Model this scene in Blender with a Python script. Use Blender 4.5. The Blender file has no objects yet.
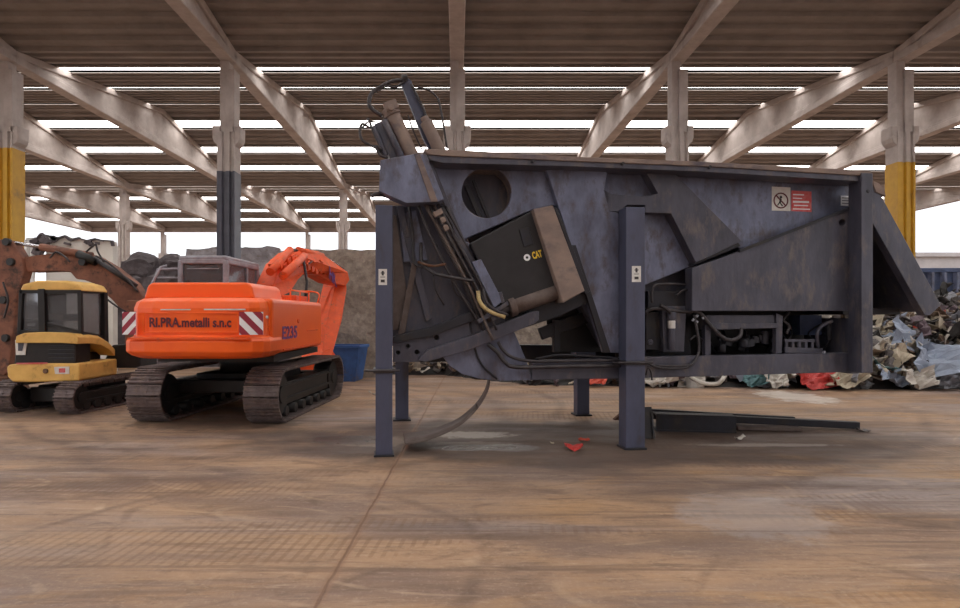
import bpy, bmesh, math, random
from mathutils import Vector, Matrix, noise, geometry
random.seed(7)
SC = bpy.context.scene
COL = SC.collection
R = math.radians
F, CX, CY, CH = 600.0, 457.0, 316.0, 2.0        # focal length (px), vanishing point, eye height

def W(px, py, Y):                                # photo pixel -> world point at distance Y
    return Vector(((px-CX)/F*Y, Y, CH-(py-CY)/F*Y))
def G(px, py):                                   # photo pixel -> point on the floor
    Y = F*CH/(py-CY)
    return Vector(((px-CX)/F*Y, Y, 0))

# ------------------------------------------------------------------ materials
def lin(c):
    return tuple(((x/255)/12.92 if x/255 <= .04045 else ((x/255+.055)/1.055)**2.4) for x in c)+(1,)
MATS = {}
def mat(name, col, rough=.6, metal=0., col2=None, scale=3., amt=.5, bump=.0, bscale=30., stretch=(1,1,1),
        col3=None, scale3=1.2, lo3=.52, hi3=.66, spec=.5):
    m = bpy.data.materials.new(name); m.use_nodes = True
    nt = m.node_tree; N = nt.nodes; L = nt.links
    b = N['Principled BSDF']; b.inputs['Roughness'].default_value = rough
    b.inputs['Metallic'].default_value = metal; b.inputs['Base Color'].default_value = lin(col)
    b.inputs['Specular IOR Level'].default_value = spec
    tc = N.new('ShaderNodeTexCoord'); mp = N.new('ShaderNodeMapping'); L.new(tc.outputs['Object'], mp.inputs[0])
    mp.inputs['Scale'].default_value = stretch
    out = None
    if col2:
        n = N.new('ShaderNodeTexNoise'); n.inputs['Scale'].default_value = scale; n.inputs['Detail'].default_value = 7
        n.inputs['Roughness'].default_value = .65
        L.new(mp.outputs[0], n.inputs['Vector'])
        cr = N.new('ShaderNodeValToRGB'); L.new(n.outputs['Fac'], cr.inputs[0])
        cr.color_ramp.elements[0].position = .5-.25*amt-.02; cr.color_ramp.elements[1].position = .5+.25*amt+.05
        cr.color_ramp.elements[0].color = lin(col); cr.color_ramp.elements[1].color = lin(col2)
        out = cr.outputs[0]
        if col3:
            n3 = N.new('ShaderNodeTexNoise'); n3.inputs['Scale'].default_value = scale3; n3.inputs['Detail'].default_value = 9
            n3.inputs['Roughness'].default_value = .7; L.new(mp.outputs[0], n3.inputs['Vector'])
            r3 = N.new('ShaderNodeMapRange'); r3.inputs[1].default_value = lo3; r3.inputs[2].default_value = hi3
            L.new(n3.outputs['Fac'], r3.inputs[0])
            mx = N.new('ShaderNodeMix'); mx.data_type = 'RGBA'
            L.new(r3.outputs[0], mx.inputs[0]); L.new(out, mx.inputs[6]); mx.inputs[7].default_value = lin(col3)
            out = mx.outputs[2]
        L.new(out, b.inputs['Base Color'])
    if bump:
        n2 = N.new('ShaderNodeTexNoise'); n2.inputs['Scale'].default_value = bscale; n2.inputs['Detail'].default_value = 6
        L.new(mp.outputs[0], n2.inputs['Vector'])
        bp = N.new('ShaderNodeBump'); bp.inputs['Strength'].default_value = bump; bp.inputs['Distance'].default_value = .02
        L.new(n2.outputs['Fac'], bp.inputs['Height']); L.new(bp.outputs[0], b.inputs['Normal'])
    MATS[name] = m
    return m

mat('concrete', (190,180,176), .85, col2=(164,153,148), scale=1.2, bump=.2, bscale=8, col3=(132,120,114), scale3=.5, lo3=.55, hi3=.75)
mat('roof_sheet', (146,138,134), .85, col2=(126,118,114), scale=.6)
mat('yellow_paint', (205,158,42), .55, col2=(180,134,40), scale=1.2, col3=(120,100,60), lo3=.6, hi3=.75)
mat('grey_paint', (84,84,96), .5, col2=(70,70,80), scale=2)
mat('steel', (84,84,98), .42, .2, col2=(56,55,66), scale=2.6, amt=.7, bump=.25, bscale=14, stretch=(1,1,.4), col3=(100,92,92), scale3=5, lo3=.52, hi3=.66)
mat('steel_blue', (122,128,154), .4, .2, col2=(74,76,94), scale=2.2, amt=.6, bump=.25, bscale=12, stretch=(1,1,.5), col3=(84,78,84), scale3=4., lo3=.5, hi3=.64)
mat('steel_post', (84,88,112), .45, .2, col2=(64,66,82), scale=3, amt=.9, bump=.1, stretch=(1,1,.4), col3=(72,62,62), scale3=3, lo3=.56, hi3=.75)
mat('steel_dark', (40,40,50), .5, .2, col2=(28,28,34), scale=3, bump=.1, col3=(50,44,42), scale3=3)
mat('dust_brown', (142,124,114), .8, 0, col2=(106,92,90), scale=2.2, bump=.1, stretch=(.6,1,1), col3=(86,80,88), scale3=2)
mat('black_rubber', (26,25,27), .65, col2=(42,38,38), scale=6, bump=.1)
mat('black_box', (42,40,44), .5, col2=(30,29,32), scale=3, spec=.4)
mat('hose', (62,56,60), .45, col2=(36,33,37), scale=9)
mat('hose_tan', (196,174,122), .5, col2=(150,130,92), scale=9)
mat('rust', (112,74,54), .85, .1, col2=(78,54,44), scale=4, bump=.3, col3=(134,112,96), scale3=2.)
mat('rusty_strip', (104,92,88), .6, .3, col2=(80,66,62), scale=5, bump=.2)
mat('orange', (255,104,24), .34, col2=(248,94,22), scale=1.5, amt=.8, spec=.5)
mat('orange_dirty', (246,96,36), .5, col2=(214,80,38), scale=5, amt=.9, col3=(176,92,64), scale3=6, lo3=.55, hi3=.7)
mat('cat_yellow', (232,188,106), .5, col2=(212,166,88), scale=3, col3=(150,112,66), scale3=3, lo3=.58, hi3=.75)
mat('track_steel', (122,108,108), .55, .35, col2=(88,76,74), scale=8, bump=.3, col3=(130,110,98), scale3=5)
mat('black_metal', (22,21,24), .5, .1, col2=(36,32,32), scale=5)
mat('cab_grey', (158,160,172), .5, .1, col2=(124,124,132), scale=4)
mat('white_paint', (226,224,222), .6, col2=(202,198,194), scale=6)
mat('label_red', (206,70,74), .6, col2=(212,120,120), scale=14)
mat('chevron_red', (150,40,60), .6)
mat('letter_dark', (92,30,44), .6)
mat('letter_purple', (96,44,120), .6)
mat('letter_yellow', (232,196,60), .6)
mat('letter_white', (236,236,240), .6)
mat('brown_boom', (150,100,80), .75, col2=(106,70,58), scale=2.5, bump=.2, col3=(70,54,50), scale3=3.5, lo3=.52, hi3=.66)
mat('chrome', (200,200,205), .25, .9)
mat('white_panel', (232,228,222), .8, col2=(216,210,204), scale=1., bump=.1, col3=(120,104,96), scale3=.9, lo3=.58, hi3=.72)
mat('bale_grey', (184,178,184), .9, col2=(150,144,148), scale=2.5, bump=.6, bscale=6, col3=(150,140,134), scale3=5)  # lightened to paint in the haze at the back of the hall
mat('bale_dark', (104,96,100), .95, col2=(72,66,68), scale=3, bump=.6, bscale=6)  # albedo raised for the hazy distance, no volume used
mat('crumb_wall', (164,150,138), .95, col2=(106,94,86), scale=5, amt=.9, bump=1., bscale=7, col3=(160,148,134), scale3=9, lo3=.54, hi3=.66)
mat('blue_skip', (56,96,156), .6, col2=(44,72,120), scale=3, col3=(90,80,80), scale3=3, lo3=.58, hi3=.7)
mat('blue_container', (72,86,122), .55, col2=(48,58,84), scale=2, bump=.2)
mat('far_wall', (196,188,186), .9, col2=(176,168,166), scale=.5)
# scrap colours
SCR = [mat('scrap_%s'%n, c, .55, mtl, col2=c2, scale=4, amt=1.1, bump=.2, bscale=20) for n, c, c2, mtl in [
    ('white', (206,202,196), (168,160,152), 0), ('cream', (196,186,166), (150,136,118), 0), ('silver', (158,160,168), (110,108,114), .5),
    ('pale_blue', (158,170,190), (118,126,144), .1), ('grey', (108,102,102), (74,68,66), .2), ('brown', (104,80,64), (70,54,46), .1),
    ('dark', (46,42,42), (28,26,26), .1), ('black', (24,23,24), (40,36,34), 0), ('tan', (140,120,100), (104,88,74), 0),
    ('red', (196,58,52), (150,46,44), 0), ('teal', (96,136,140), (66,94,100), 0), ('orange_red', (214,88,66), (170,66,50), 0),
    ('mauve', (126,108,116), (86,74,82), .1)]]
SI = {m.name.replace('scrap_', ''): m for m in SCR}

def glass_mat():
    m = bpy.data.materials.new('dusty_glass'); m.use_nodes = True
    b = m.node_tree.nodes['Principled BSDF']
    b.inputs['Base Color'].default_value = lin((150,150,155)); b.inputs['Roughness'].default_value = .12
    b.inputs['Transmission Weight'].default_value = .75; b.inputs['IOR'].default_value = 1.2
    MATS['glass'] = m
glass_mat()
def skylight_mat():
    m = bpy.data.materials.new('skylight_sheet'); m.use_nodes = True
    b = m.node_tree.nodes['Principled BSDF']
    b.inputs['Base Color'].default_value = lin((230,230,225))
    b.inputs['Emission Color'].default_value = (1, .97, .93, 1); b.inputs['Emission Strength'].default_value = SKYL
    MATS['skylight'] = m
SKYL = 14.0
skylight_mat()

# ------------------------------------------------------------------ mesh building
class MB:
    def __init__(s, M=None): s.v = []; s.f = []; s.mi = []; s.sm = []; s.M = M; s.cur = 0
    def add(s, vs, fs, smooth=False):
        n = len(s.v)
        for p in vs:
            p = Vector(p); s.v.append(s.M @ p if s.M else p)
        for f in fs: s.f.append([i+n for i in f]); s.mi.append(s.cur); s.sm.append(smooth)
        return s
    def box(s, c, d, rot=None):
        c = Vector(c); x, y, z = d[0]/2, d[1]/2, d[2]/2
        vs = [Vector(p) for p in ((-x,-y,-z),(x,-y,-z),(x,y,-z),(-x,y,-z),(-x,-y,z),(x,-y,z),(x,y,z),(-x,y,z))]
        if rot is not None: vs = [rot @ p for p in vs]
        return s.add([p+c for p in vs], [(0,3,2,1),(4,5,6,7),(0,1,5,4),(1,2,6,5),(2,3,7,6),(3,0,4,7)])
    def box2(s, a, b):
        a = Vector(a); b = Vector(b); return s.box((a+b)/2, [abs(t) for t in (b-a)])
    def bar(s, p0, p1, w, h, up=(0,0,1)):        # box beam between two points; w sideways, h along up
        p0 = Vector(p0); p1 = Vector(p1); d = p1-p0; z = d.normalized(); x = z.cross(Vector(up))
        if x.length < 1e-4: x = Vector((1,0,0))
        x.normalize(); y = x.cross(z)
        vs = []
        for p in (p0, p1):
            for a, b in ((-1,-1),(1,-1),(1,1),(-1,1)): vs.append(p + x*a*w/2 + y*b*h/2)
        return s.add(vs, [(0,1,2,3),(7,6,5,4),(0,4,5,1),(1,5,6,2),(2,6,7,3),(3,7,4,0)])
    def tube(s, pts, r, n=10, caps=True, smooth=True):
        pts = [Vector(p) for p in pts]; rr = r if isinstance(r, (list, tuple)) else [r]*len(pts)
        vs = []; up = None
        for i, p in enumerate(pts):
            a = pts[max(i-1, 0)]; b = pts[min(i+1, len(pts)-1)]; t = (b-a).normalized()
            if up is None:
                up = Vector((0,0,1)) if abs(t.z) < .9 else Vector((0,1,0))
            x = t.cross(up).normalized(); y = x.cross(t).normalized(); up = y
            for k in range(n):
                q = 2*math.pi*k/n; vs.append(p + (x*math.cos(q)+y*math.sin(q))*rr[i])
        fs = []
        for i in range(len(pts)-1):
            for k in range(n):
                a = i*n+k; b = i*n+(k+1) % n; fs.append((a, a+n, b+n, b))
        s.add(vs, fs, smooth)
        if caps:
            m = len(s.v)-len(vs)
            s.f.append([m+k for k in range(n)]); s.mi.append(s.cur); s.sm.append(False)
            s.f.append([m+(len(pts)-1)*n+k for k in reversed(range(n))]); s.mi.append(s.cur); s.sm.append(False)
        return s
    def cyl(s, p0, p1, r, n=20): return s.tube([p0, p1], r, n)
    def hose(s, pts, r, n=8, seg=5):
        return s.tube(smooth(pts, seg), r, n)
    def prism(s, poly, holes, fn0, fn1):         # poly in 2D; fn0/fn1 map (a,b)->3D for the two sides
        loops = [[Vector((a, b, 0)) for a, b in poly]] + [[Vector((a, b, 0)) for a, b in h] for h in holes]
        tr = geometry.tessellate_polygon(loops)
        fl = [p for l in loops for p in l]; n = len(fl)
        vs = [fn0(p.x, p.y) for p in fl]+[fn1(p.x, p.y) for p in fl]
        fs = []
        if not holes:
            fs.append(list(range(n))); fs.append([i+n for i in reversed(range(n))])
        else:
            for t in tr: fs.append(list(t)); fs.append([i+n for i in reversed(t)])
        o = 0
        for l in loops:
            m = len(l)
            for i in range(m):
                a = o+i; b = o+(i+1) % m; fs.append((a, a+n, b+n, b))
            o += m
        return s.add(vs, fs)
    def build(s, name, mats, parent=None, world=False, bevel=0., bseg=2, **kw):
        me = bpy.data.meshes.new(name); vs = s.v
        if world and parent is not None:
            inv = root_matrix(parent).inverted(); vs = [inv @ p for p in vs]
        me.from_pydata([tuple(p) for p in vs], [], s.f)
        if not isinstance(mats, (list, tuple)): mats = [mats]
        for m in mats: me.materials.append(MATS[m] if isinstance(m, str) else m)
        for p, mi, sm in zip(me.polygons, s.mi, s.sm): p.material_index = mi; p.use_smooth = sm
        bm = bmesh.new(); bm.from_mesh(me); bmesh.ops.recalc_face_normals(bm, faces=bm.faces)
        big = [f for f in bm.faces if len(f.verts) > 4]
        if big: bmesh.ops.triangulate(bm, faces=big) if s.__dict__.get('tri') else None
        bm.to_mesh(me); bm.free(); me.update()
        o = bpy.data.objects.new(name, me); COL.objects.link(o)
        if parent is not None: o.parent = parent
        if bevel:
            md = o.modifiers.new('bevel', 'BEVEL'); md.width = bevel; md.segments = bseg; md.limit_method = 'ANGLE'
            md.angle_limit = R(35); md.harden_normals = False
        for k, val in kw.items(): o[k] = val
        return o

def smooth(pts, seg=5):
    pts = [Vector(p) for p in pts]
    P = [2*pts[0]-pts[1]]+pts+[2*pts[-1]-pts[-2]]; out = []
    for i in range(1, len(P)-2):
        a, b, c, d = P[i-1:i+3]
        for k in range(seg):
            t = k/seg
            out.append(.5*((2*b)+(c-a)*t+(2*a-5*b+4*c-d)*t*t+(3*b-a-3*c+d)*t**3))
    out.append(pts[-1]); return out

def root_matrix(o):
    while o.parent: o = o.parent
    return Matrix.Translation(o.location) @ Matrix.Rotation(o.rotation_euler.z, 4, 'Z')
def thing(name, label, cat, loc=(0,0,0), rz=0., group=None):
    o = bpy.data.objects.new(name, None); COL.objects.link(o); o.location = loc; o.rotation_euler = (0,0,rz)
    o.empty_display_size = .3; o['label'] = label; o['category'] = cat
    if group: o['group'] = group
    return o
def tag(o, label, cat, group=None, kind=None):
    o['label'] = label; o['category'] = cat
    if group: o['group'] = group
    if kind: o['kind'] = kind
    return o
def copy_tree(o, parent=None):
    c = o.copy(); COL.objects.link(c); c.parent = parent
    for ch in list(o.children): copy_tree(ch, c)
    return c
def text_mesh(body, width, height, bold=.0, depth=.004):
    """letters as vertices/faces in a w x h box centred on 0, lying in XZ and facing -Y"""
    cu = bpy.data.curves.new('t', 'FONT'); cu.body = body; cu.extrude = .02; cu.offset = bold; cu.resolution_u = 3
    cu.align_x = 'LEFT'
    o = bpy.data.objects.new('t', cu); COL.objects.link(o)
    dg = bpy.context.evaluated_depsgraph_get(); me = bpy.data.meshes.new_from_object(o.evaluated_get(dg))
    vs = [v.co.copy() for v in me.vertices]; fs = [list(p.vertices) for p in me.polygons]
    bpy.data.objects.remove(o); bpy.data.curves.remove(cu); bpy.data.meshes.remove(me)
    x0 = min(v.x for v in vs); x1 = max(v.x for v in vs); y0 = min(v.y for v in vs); y1 = max(v.y for v in vs)
    vs = [Vector((((v.x-x0)/(x1-x0)-.5)*width, -depth*(1 if v.z > 0 else 0), ((v.y-y0)/(y1-y0)-.5)*height)) for v in vs]
    return vs, fs

# ------------------------------------------------------------------ camera, world
cam = bpy.data.cameras.new('camera'); co = bpy.data.objects.new('camera', cam); COL.objects.link(co)
co.location = (0, 0, CH); co.rotation_euler = (R(90), 0, 0)
cam.sensor_width = 36; cam.lens = F/960*36; cam.shift_x = (480-CX)/960; cam.shift_y = (CY-304)/960
cam.clip_end = 500; SC.camera = co
wd = bpy.data.worlds.new('sky'); SC.world = wd; wd.use_nodes = True
bg = wd.node_tree.nodes['Background']; bg.inputs[0].default_value = (.93, .96, 1, 1); bg.inputs[1].default_value = 3.6
vs_ = SC.view_settings; vs_.view_transform = 'Standard'; vs_.look = 'None'; vs_.gamma = 1; vs_.exposure = -1.12
vs_.use_curve_mapping = False

# ------------------------------------------------------------------ floor
def floor_material():
    m = bpy.data.materials.new('dusty_concrete_floor'); m.use_nodes = True
    nt = m.node_tree; N = nt.nodes; L = nt.links; b = N['Principled BSDF']
    tc = N.new('ShaderNodeTexCoord')
    def mapping(sc, rot=0, loc=(0,0,0)):
        mp = N.new('ShaderNodeMapping'); mp.inputs['Scale'].default_value = sc; mp.inputs['Rotation'].default_value = (0,0,rot)
        mp.inputs['Location'].default_value = loc; L.new(tc.outputs['Object'], mp.inputs[0]); return mp.outputs[0]
    def nz(vec, s, d=6, r=.6, dist=0):
        n = N.new('ShaderNodeTexNoise'); n.inputs['Scale'].default_value = s; n.inputs['Detail'].default_value = d
        n.inputs['Roughness'].default_value = r; n.inputs['Distortion'].default_value = dist; L.new(vec, n.inputs['Vector']); return n.outputs['Fac']
    def rng(v, a, b_, c=0, d=1, sm=True):
        r = N.new('ShaderNodeMapRange'); r.inputs[1].default_value = a; r.inputs[2].default_value = b_
        r.inputs[3].default_value = c; r.inputs[4].default_value = d
        if sm: r.interpolation_type = 'SMOOTHSTEP'
        L.new(v, r.inputs[0]); return r.outputs[0]
    def mix(f, a, c):
        x = N.new('ShaderNodeMix'); x.data_type = 'RGBA'
        L.new(f, x.inputs[0])
        if isinstance(a, tuple): x.inputs[6].default_value = a
        else: L.new(a, x.inputs[6])
        if isinstance(c, tuple): x.inputs[7].default_value = c
        else: L.new(c, x.inputs[7])
        return x.outputs[2]
    def mth(op, a, c=None):
        x = N.new('ShaderNodeMath'); x.operation = op
        for i, q in enumerate((a, c)):
            if q is None: continue
            if isinstance(q, (int, float)): x.inputs[i].default_value = q
            else: L.new(q, x.inputs[i])
        return x.outputs[0]
    obj = mapping((1,1,1))
    base = mix(rng(nz(mapping((.35,1,1), R(8)), .9), .36, .64), lin((170,138,110)), lin((130,108,96)))
    base = mix(rng(nz(mapping((.25,.9,1), R(-10)), .55, 7, .6, .6), .5, .66), base, lin((150,136,132)))
    base = mix(rng(nz(mapping((.3,1.1,1), R(5), (4,2,0)), .7, 8, .65, .4), .54, .66), base, lin((170,134,98)))
    base = mix(mth('MULTIPLY', rng(nz(mapping((.5,1,1), R(4), (7,1,0)), 5, 10, .8), .5, .66), .55), base, lin((104,86,74)))
    base = mix(mth('MULTIPLY', rng(nz(obj, 22, 6, .8), .5, .7), .35), base, lin((196,176,156)))
    for ang, sd_ in ((9, 1), (-13, 5), (2, 9)):
        base = mix(mth('MULTIPLY', rng(nz(mapping((.3,3,1), R(ang), (sd_,sd_*2,0)), 2.6, 9, .8), .53, .68), .5), base, lin((100,80,66)))
        base = mix(mth('MULTIPLY', rng(nz(mapping((.35,2.5,1), R(ang), (sd_*3,sd_,0)), 3.2, 9, .8), .56, .7), .45), base, lin((200,178,156)))
    for sc_, ang, sd_, col_, st_ in ((.9, 12, 3, (92,70,56), .6), (.8, -14, 8, (96,74,60), .55), (1.3, 5, 13, (206,180,152), .45), (.6, -6, 17, (88,68,56), .6), (1.1, 20, 23, (200,172,140), .4)):
        cn = nz(mapping((.3,.75,1), R(ang), (sd_,sd_*.7,0)), sc_*.55, 1, .4, 0)
        for lv in (.45, .57):
            ln_ = rng(mth('ABSOLUTE', mth('SUBTRACT', cn, lv)), .001, .006, 1, 0)
            base = mix(mth('MULTIPLY', mth('MULTIPLY', ln_, rng(nz(obj, 1.6+lv, 5, .7), .42, .6)), st_*.6), base, lin(col_))
    # sweeping tyre marks: strongly stretched noise in two directions and rings round the excavator
    t1 = rng(nz(mapping((.12,2.4,1), R(13)), 1.6, 5, .55, .25), .56, .66)
    t2 = rng(nz(mapping((.14,2.0,1), R(-16), (3,7,0)), 1.7, 5, .55, .25), .57, .67)
    base = mix(mth('MULTIPLY', t1, .45), base, lin((94,74,64)))
    base = mix(mth('MULTIPLY', t2, .4), base, lin((92,72,62)))
    def arc(cx, cy, rad, wid, strength, col, broke=.5):
        nonlocal base
        mp = mapping((1,1,1), 0, (-cx,-cy,0)); vl = N.new('ShaderNodeVectorMath'); vl.operation = 'LENGTH'
        dn = N.new('ShaderNodeTexNoise'); dn.inputs['Scale'].default_value = .35; L.new(mp, dn.inputs['Vector'])
        L.new(mp, vl.inputs[0]); ln = mth('ADD', vl.outputs['Value'], mth('MULTIPLY', dn.outputs['Fac'], .8))
        d = mth('ABSOLUTE', mth('SUBTRACT', ln, rad+.4)); f = rng(d, 0, wid, 1, 0)
        f = mth('MULTIPLY', f, rng(nz(obj, 1.1, 4), broke-.1, broke+.12)); base = mix(mth('MULTIPLY', f, strength), base, col)
    dk = lin((84,66,58))
    for cx, cy, rr, w_, st in ((-4.6,13,3.9,.22,.6), (-4.6,13,4.6,.18,.5), (-4.4,12.6,5.4,.3,.45), (-5,14,7.3,.25,.4), (1,16,9.2,.2,.35), (2,16,10.6,.3,.35),
                               (6,20,13.,.25,.35), (7,20,14.4,.3,.35), (-2,4.8,2.2,.12,.35)):
        arc(cx, cy, rr, w_, st, dk, .42)
    # treaded print band: fine lugs across a shallow diagonal strip
    wv = N.new('ShaderNodeTexWave'); wv.inputs['Scale'].default_value = 3.2; wv.inputs['Distortion'].default_value = 1.5; wv.inputs['Detail'].default_value = 2
    L.new(mapping((1,.35,1), R(18)), wv.inputs['Vector'])
    bandn = rng(nz(mapping((.12,.8,1), R(5), (1,3,0)), 1.1, 3), .53, .6)
    base = mix(mth('MULTIPLY', mth('MULTIPLY', rng(wv.outputs['Fac'], .55, .85), bandn), .35), base, lin((112,84,60)))
    # oily dark ground under the machine
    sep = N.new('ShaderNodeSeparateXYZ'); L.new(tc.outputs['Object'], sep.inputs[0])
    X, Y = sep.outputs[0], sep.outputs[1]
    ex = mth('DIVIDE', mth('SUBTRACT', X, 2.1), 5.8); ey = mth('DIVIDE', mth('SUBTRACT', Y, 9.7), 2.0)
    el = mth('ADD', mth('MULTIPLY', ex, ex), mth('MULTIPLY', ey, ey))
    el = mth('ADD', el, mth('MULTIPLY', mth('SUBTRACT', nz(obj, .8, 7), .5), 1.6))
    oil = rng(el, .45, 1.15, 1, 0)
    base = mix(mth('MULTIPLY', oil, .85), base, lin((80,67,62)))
    # wet patches by the legs and right, their pale reflections painted into the colour
    def spot(cx, cy, sx, sy, col, st, ns=1.4):
        nonlocal base
        a = mth('DIVIDE', mth('SUBTRACT', X, cx), sx); c = mth('DIVIDE', mth('SUBTRACT', Y, cy), sy)
        e = mth('ADD', mth('MULTIPLY', a, a), mth('MULTIPLY', c, c)); e = mth('ADD', e, mth('MULTIPLY', mth('SUBTRACT', nz(obj, ns*2, 7, .7), .5), 2.6))
        f = rng(e, .3, .9, 1, 0); base = mix(mth('MULTIPLY', f, st), base, col); return f
    spot(-1.3, 9.6, .8, .5, lin((160,146,134)), .5, 2.5); spot(.2, 10.1, .9, .35, lin((190,182,172)), .6, 2.5); spot(.3, 9.4, .9, .2, lin((150,140,132)), .5, 2.5)
    w1 = spot(8.4, 14.9, .9, 1.5, lin((204,196,188)), .75); spot(4.8, 9.3, 1.4, .14, lin((160,150,144)), .6)  # first spot: puddle with its white reflection painted in
    spot(3., 6.0, .9, .8, lin((164,156,156)), .45)  # pale sheen of the wet floor, painted as colour
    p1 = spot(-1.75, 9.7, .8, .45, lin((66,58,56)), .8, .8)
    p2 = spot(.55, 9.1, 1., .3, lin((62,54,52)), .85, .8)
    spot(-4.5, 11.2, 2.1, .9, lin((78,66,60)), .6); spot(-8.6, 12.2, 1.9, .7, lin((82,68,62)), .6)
    # the cut joint running to the machine and two cross joints
    wob = mth('MULTIPLY', mth('SUBTRACT', nz(obj, 2.5, 4), .5), .05)
    jd = mth('ABSOLUTE', mth('ADD', mth('SUBTRACT', mth('SUBTRACT', X, mth('MULTIPLY', Y, .0358)), -1.12), wob))
    jf = rng(jd, .004, .018, 1, 0); base = mix(mth('MULTIPLY', jf, .7), base, lin((88,66,54)))
    jh = rng(jd, .02, .06, 1, 0); base = mix(mth('MULTIPLY', jh, .4), base, lin((140,106,84)))
    hs = None
    for yy in (5.58, 8.22, 15.):
        d = mth('ABSOLUTE', mth('ADD', mth('SUBTRACT', Y, yy), wob)); f = rng(d, .004, .016, 1, 0)
        base = mix(mth('MULTIPLY', f, .55), base, lin((96,74,64))); hs = f
    L.new(base, b.inputs['Base Color'])
    rg = rng(nz(mapping((.4,1,1), R(6), (2,2,0)), .8, 6), .4, .62, .5, .8)
    rg = mth('SUBTRACT', rg, mth('MULTIPLY', mth('ADD', p1, p2), .42)); rg = mth('SUBTRACT', rg, mth('MULTIPLY', w1, .15))
    L.new(rg, b.inputs['Roughness']); b.inputs['Specular IOR Level'].default_value = .4
    bp = N.new('ShaderNodeBump'); bp.inputs['Strength'].default_value = .5; bp.inputs['Distance'].default_value = .02
    hgt = mth('SUBTRACT', nz(obj, 6, 8, .7), mth('MULTIPLY', jf, .8)); L.new(hgt, bp.inputs['Height']); L.new(bp.outputs[0], b.inputs['Normal'])
    MATS['floor'] = m
floor_material()
f = MB(); f.add([(-150,-60,0),(150,-60,0),(150,260,0),(-150,260,0)], [(0,1,2,3)])
f.build('floor', 'floor', kind='structure')

# ------------------------------------------------------------------ the hall
D1 = 25.9; UU = D1/F                               # one photo pixel on the first column row
def HZ(k): return CH+k*UU
ZB, ZE, ZR = HZ(253), HZ(265), HZ(310)            # beam underside, eaves, ridge
BW = 9.5                                          # bay width
COLX = [BW*k for k in range(-5, 6)]
COLX[3] = W(10, 0, D1).x; COLX[4] = W(229, 0, D1).x; COLX[7] = W(900, 0, D1).x
def roofz(t):                                     # t = 0..1 across a bay
    return ZE+(ZR-ZE)*(1-abs(2*t-1))
XL, XR = -5*BW-.5, 5*BW+.5
SK = [.12, .272, .426, .582, .74, .872]; SHS = [q/D1 for q in (.5, .36, .24, .64, .6, .6)]
def SHF(t): return SHS[SK.index(t)]
ceil_ = MB()
for bay in range(-2, 3):  # bays behind the camera are unseen, added to cut sky fill
    edges = [0]+[e for s_ in SK if not (bay == 0 and s_ > .8) for e in (s_-SHF(s_), s_+SHF(s_))]+[1]
    for i in range(0, len(edges), 2):
        a, b_ = edges[i], edges[i+1]
        n = max(2, round((b_-a)*D1/.75)); prof = []
        ts = []
        for k in range(n):
            t0 = a+(b_-a)*k/n; dt = (b_-a)/n
            ts += [(t0, 0), (t0+dt*.36, 0), (t0+dt*.46, .15), (t0+dt*.9, .15)]
        ts.append((b_, 0))
        if a < .5 < b_: pass
        bot = [((bay+t)*D1, roofz(t)+d) for t, d in ts]
        top = [((bay+t)*D1, roofz(t)+.34) for t in (b_, .5, a)] if a < .5 < b_ else [((bay+t)*D1, roofz(t)+.34) for t in (b_, a)]
        ceil_.prism(bot+top, [], lambda p, q: (XL, p, q), lambda p, q: (XR, p, q))
        # curbs along the skylights
        for e in (a, b_):
            if 0 < e < 1:
                s_ = 1 if e == a else -1
                ceil_.prism([((bay+e)*D1, roofz(e)-.03), ((bay+e)*D1+s_*.16, roofz(e)-.03), ((bay+e)*D1+s_*.16, roofz(e)+.2), ((bay+e)*D1, roofz(e)+.2)], [],
                            lambda p, q: (XL, p, q), lambda p, q: (XR, p, q))
ceil_.build('ceiling', 'roof_sheet', kind='structure')
wn = 0
for i, t in enumerate(SK):
    sky0 = None
    for bay in range(-2, 3):
        for k in range(-5, 5):
            if bay == 0 and t > .8: continue
            wn += 1
            if sky0 is None:
                s_ = MB(); SH = SHF(t); z0 = roofz(t-SH)+.12-roofz(t); z1 = roofz(t+SH)+.12-roofz(t); h_ = SH*D1-.0
                w_ = BW/2+.02
                s_.add([(-w_,-h_,z0),(w_,-h_,z0),(w_,h_,z1),(-w_,h_,z1),(-w_,-h_,z0+.02),(w_,-h_,z0+.02),(w_,h_,z1+.02),(-w_,h_,z1+.02)],
                       [(0,3,2,1),(4,5,6,7),(0,1,5,4),(1,2,6,5),(2,3,7,6),(3,0,4,7)])
                o = s_.build('window_%d' % wn, 'skylight', kind='structure'); sky0 = o
            else:
                o = sky0.copy(); COL.objects.link(o); o.name = 'window_%d' % wn
            o.location = ((k+.5)*BW, (bay+t)*D1, roofz(t))
# beams
def make_beam():
    m = MB()
    def X(h): return (lambda p, q: (-h, p, q), lambda p, q: (h, p, q))
    ts = [0, .25, .5, .75, 1]
    m.prism([(.01, ZB+.05), (D1-.01, ZB+.05)]+[(t*D1*.998+.01, roofz(t)-.02) for t in reversed(ts)], [], *X(.16))
    m.prism([(0, ZB), (D1, ZB), (D1, ZB+.34), (0, ZB+.34)], [], *X(.3))
    m.prism([(.02, ZB+.3), (D1-.02, ZB+.3), (D1-.02, ZB+.48), (0.02, ZB+.48)], [], *X(.22))
    m.prism([(t*D1, roofz(t)-.3) for t in ts]+[(t*D1, roofz(t)+.02) for t in reversed(ts)], [], *X(.3))
    return m.build('trim_1', 'concrete', kind='structure', bevel=.03, bseg=1)
b0 = make_beam(); tn = 1
for bay in range(-2, 3):
    for x in COLX:
        if bay == 0 and x == COLX[0]: b0.location = (x, 0, 0); continue
        tn += 1; o = b0.copy(); COL.objects.link(o); o.name = 'trim_%d' % tn; o.location = (x, bay*D1, 0)
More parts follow.
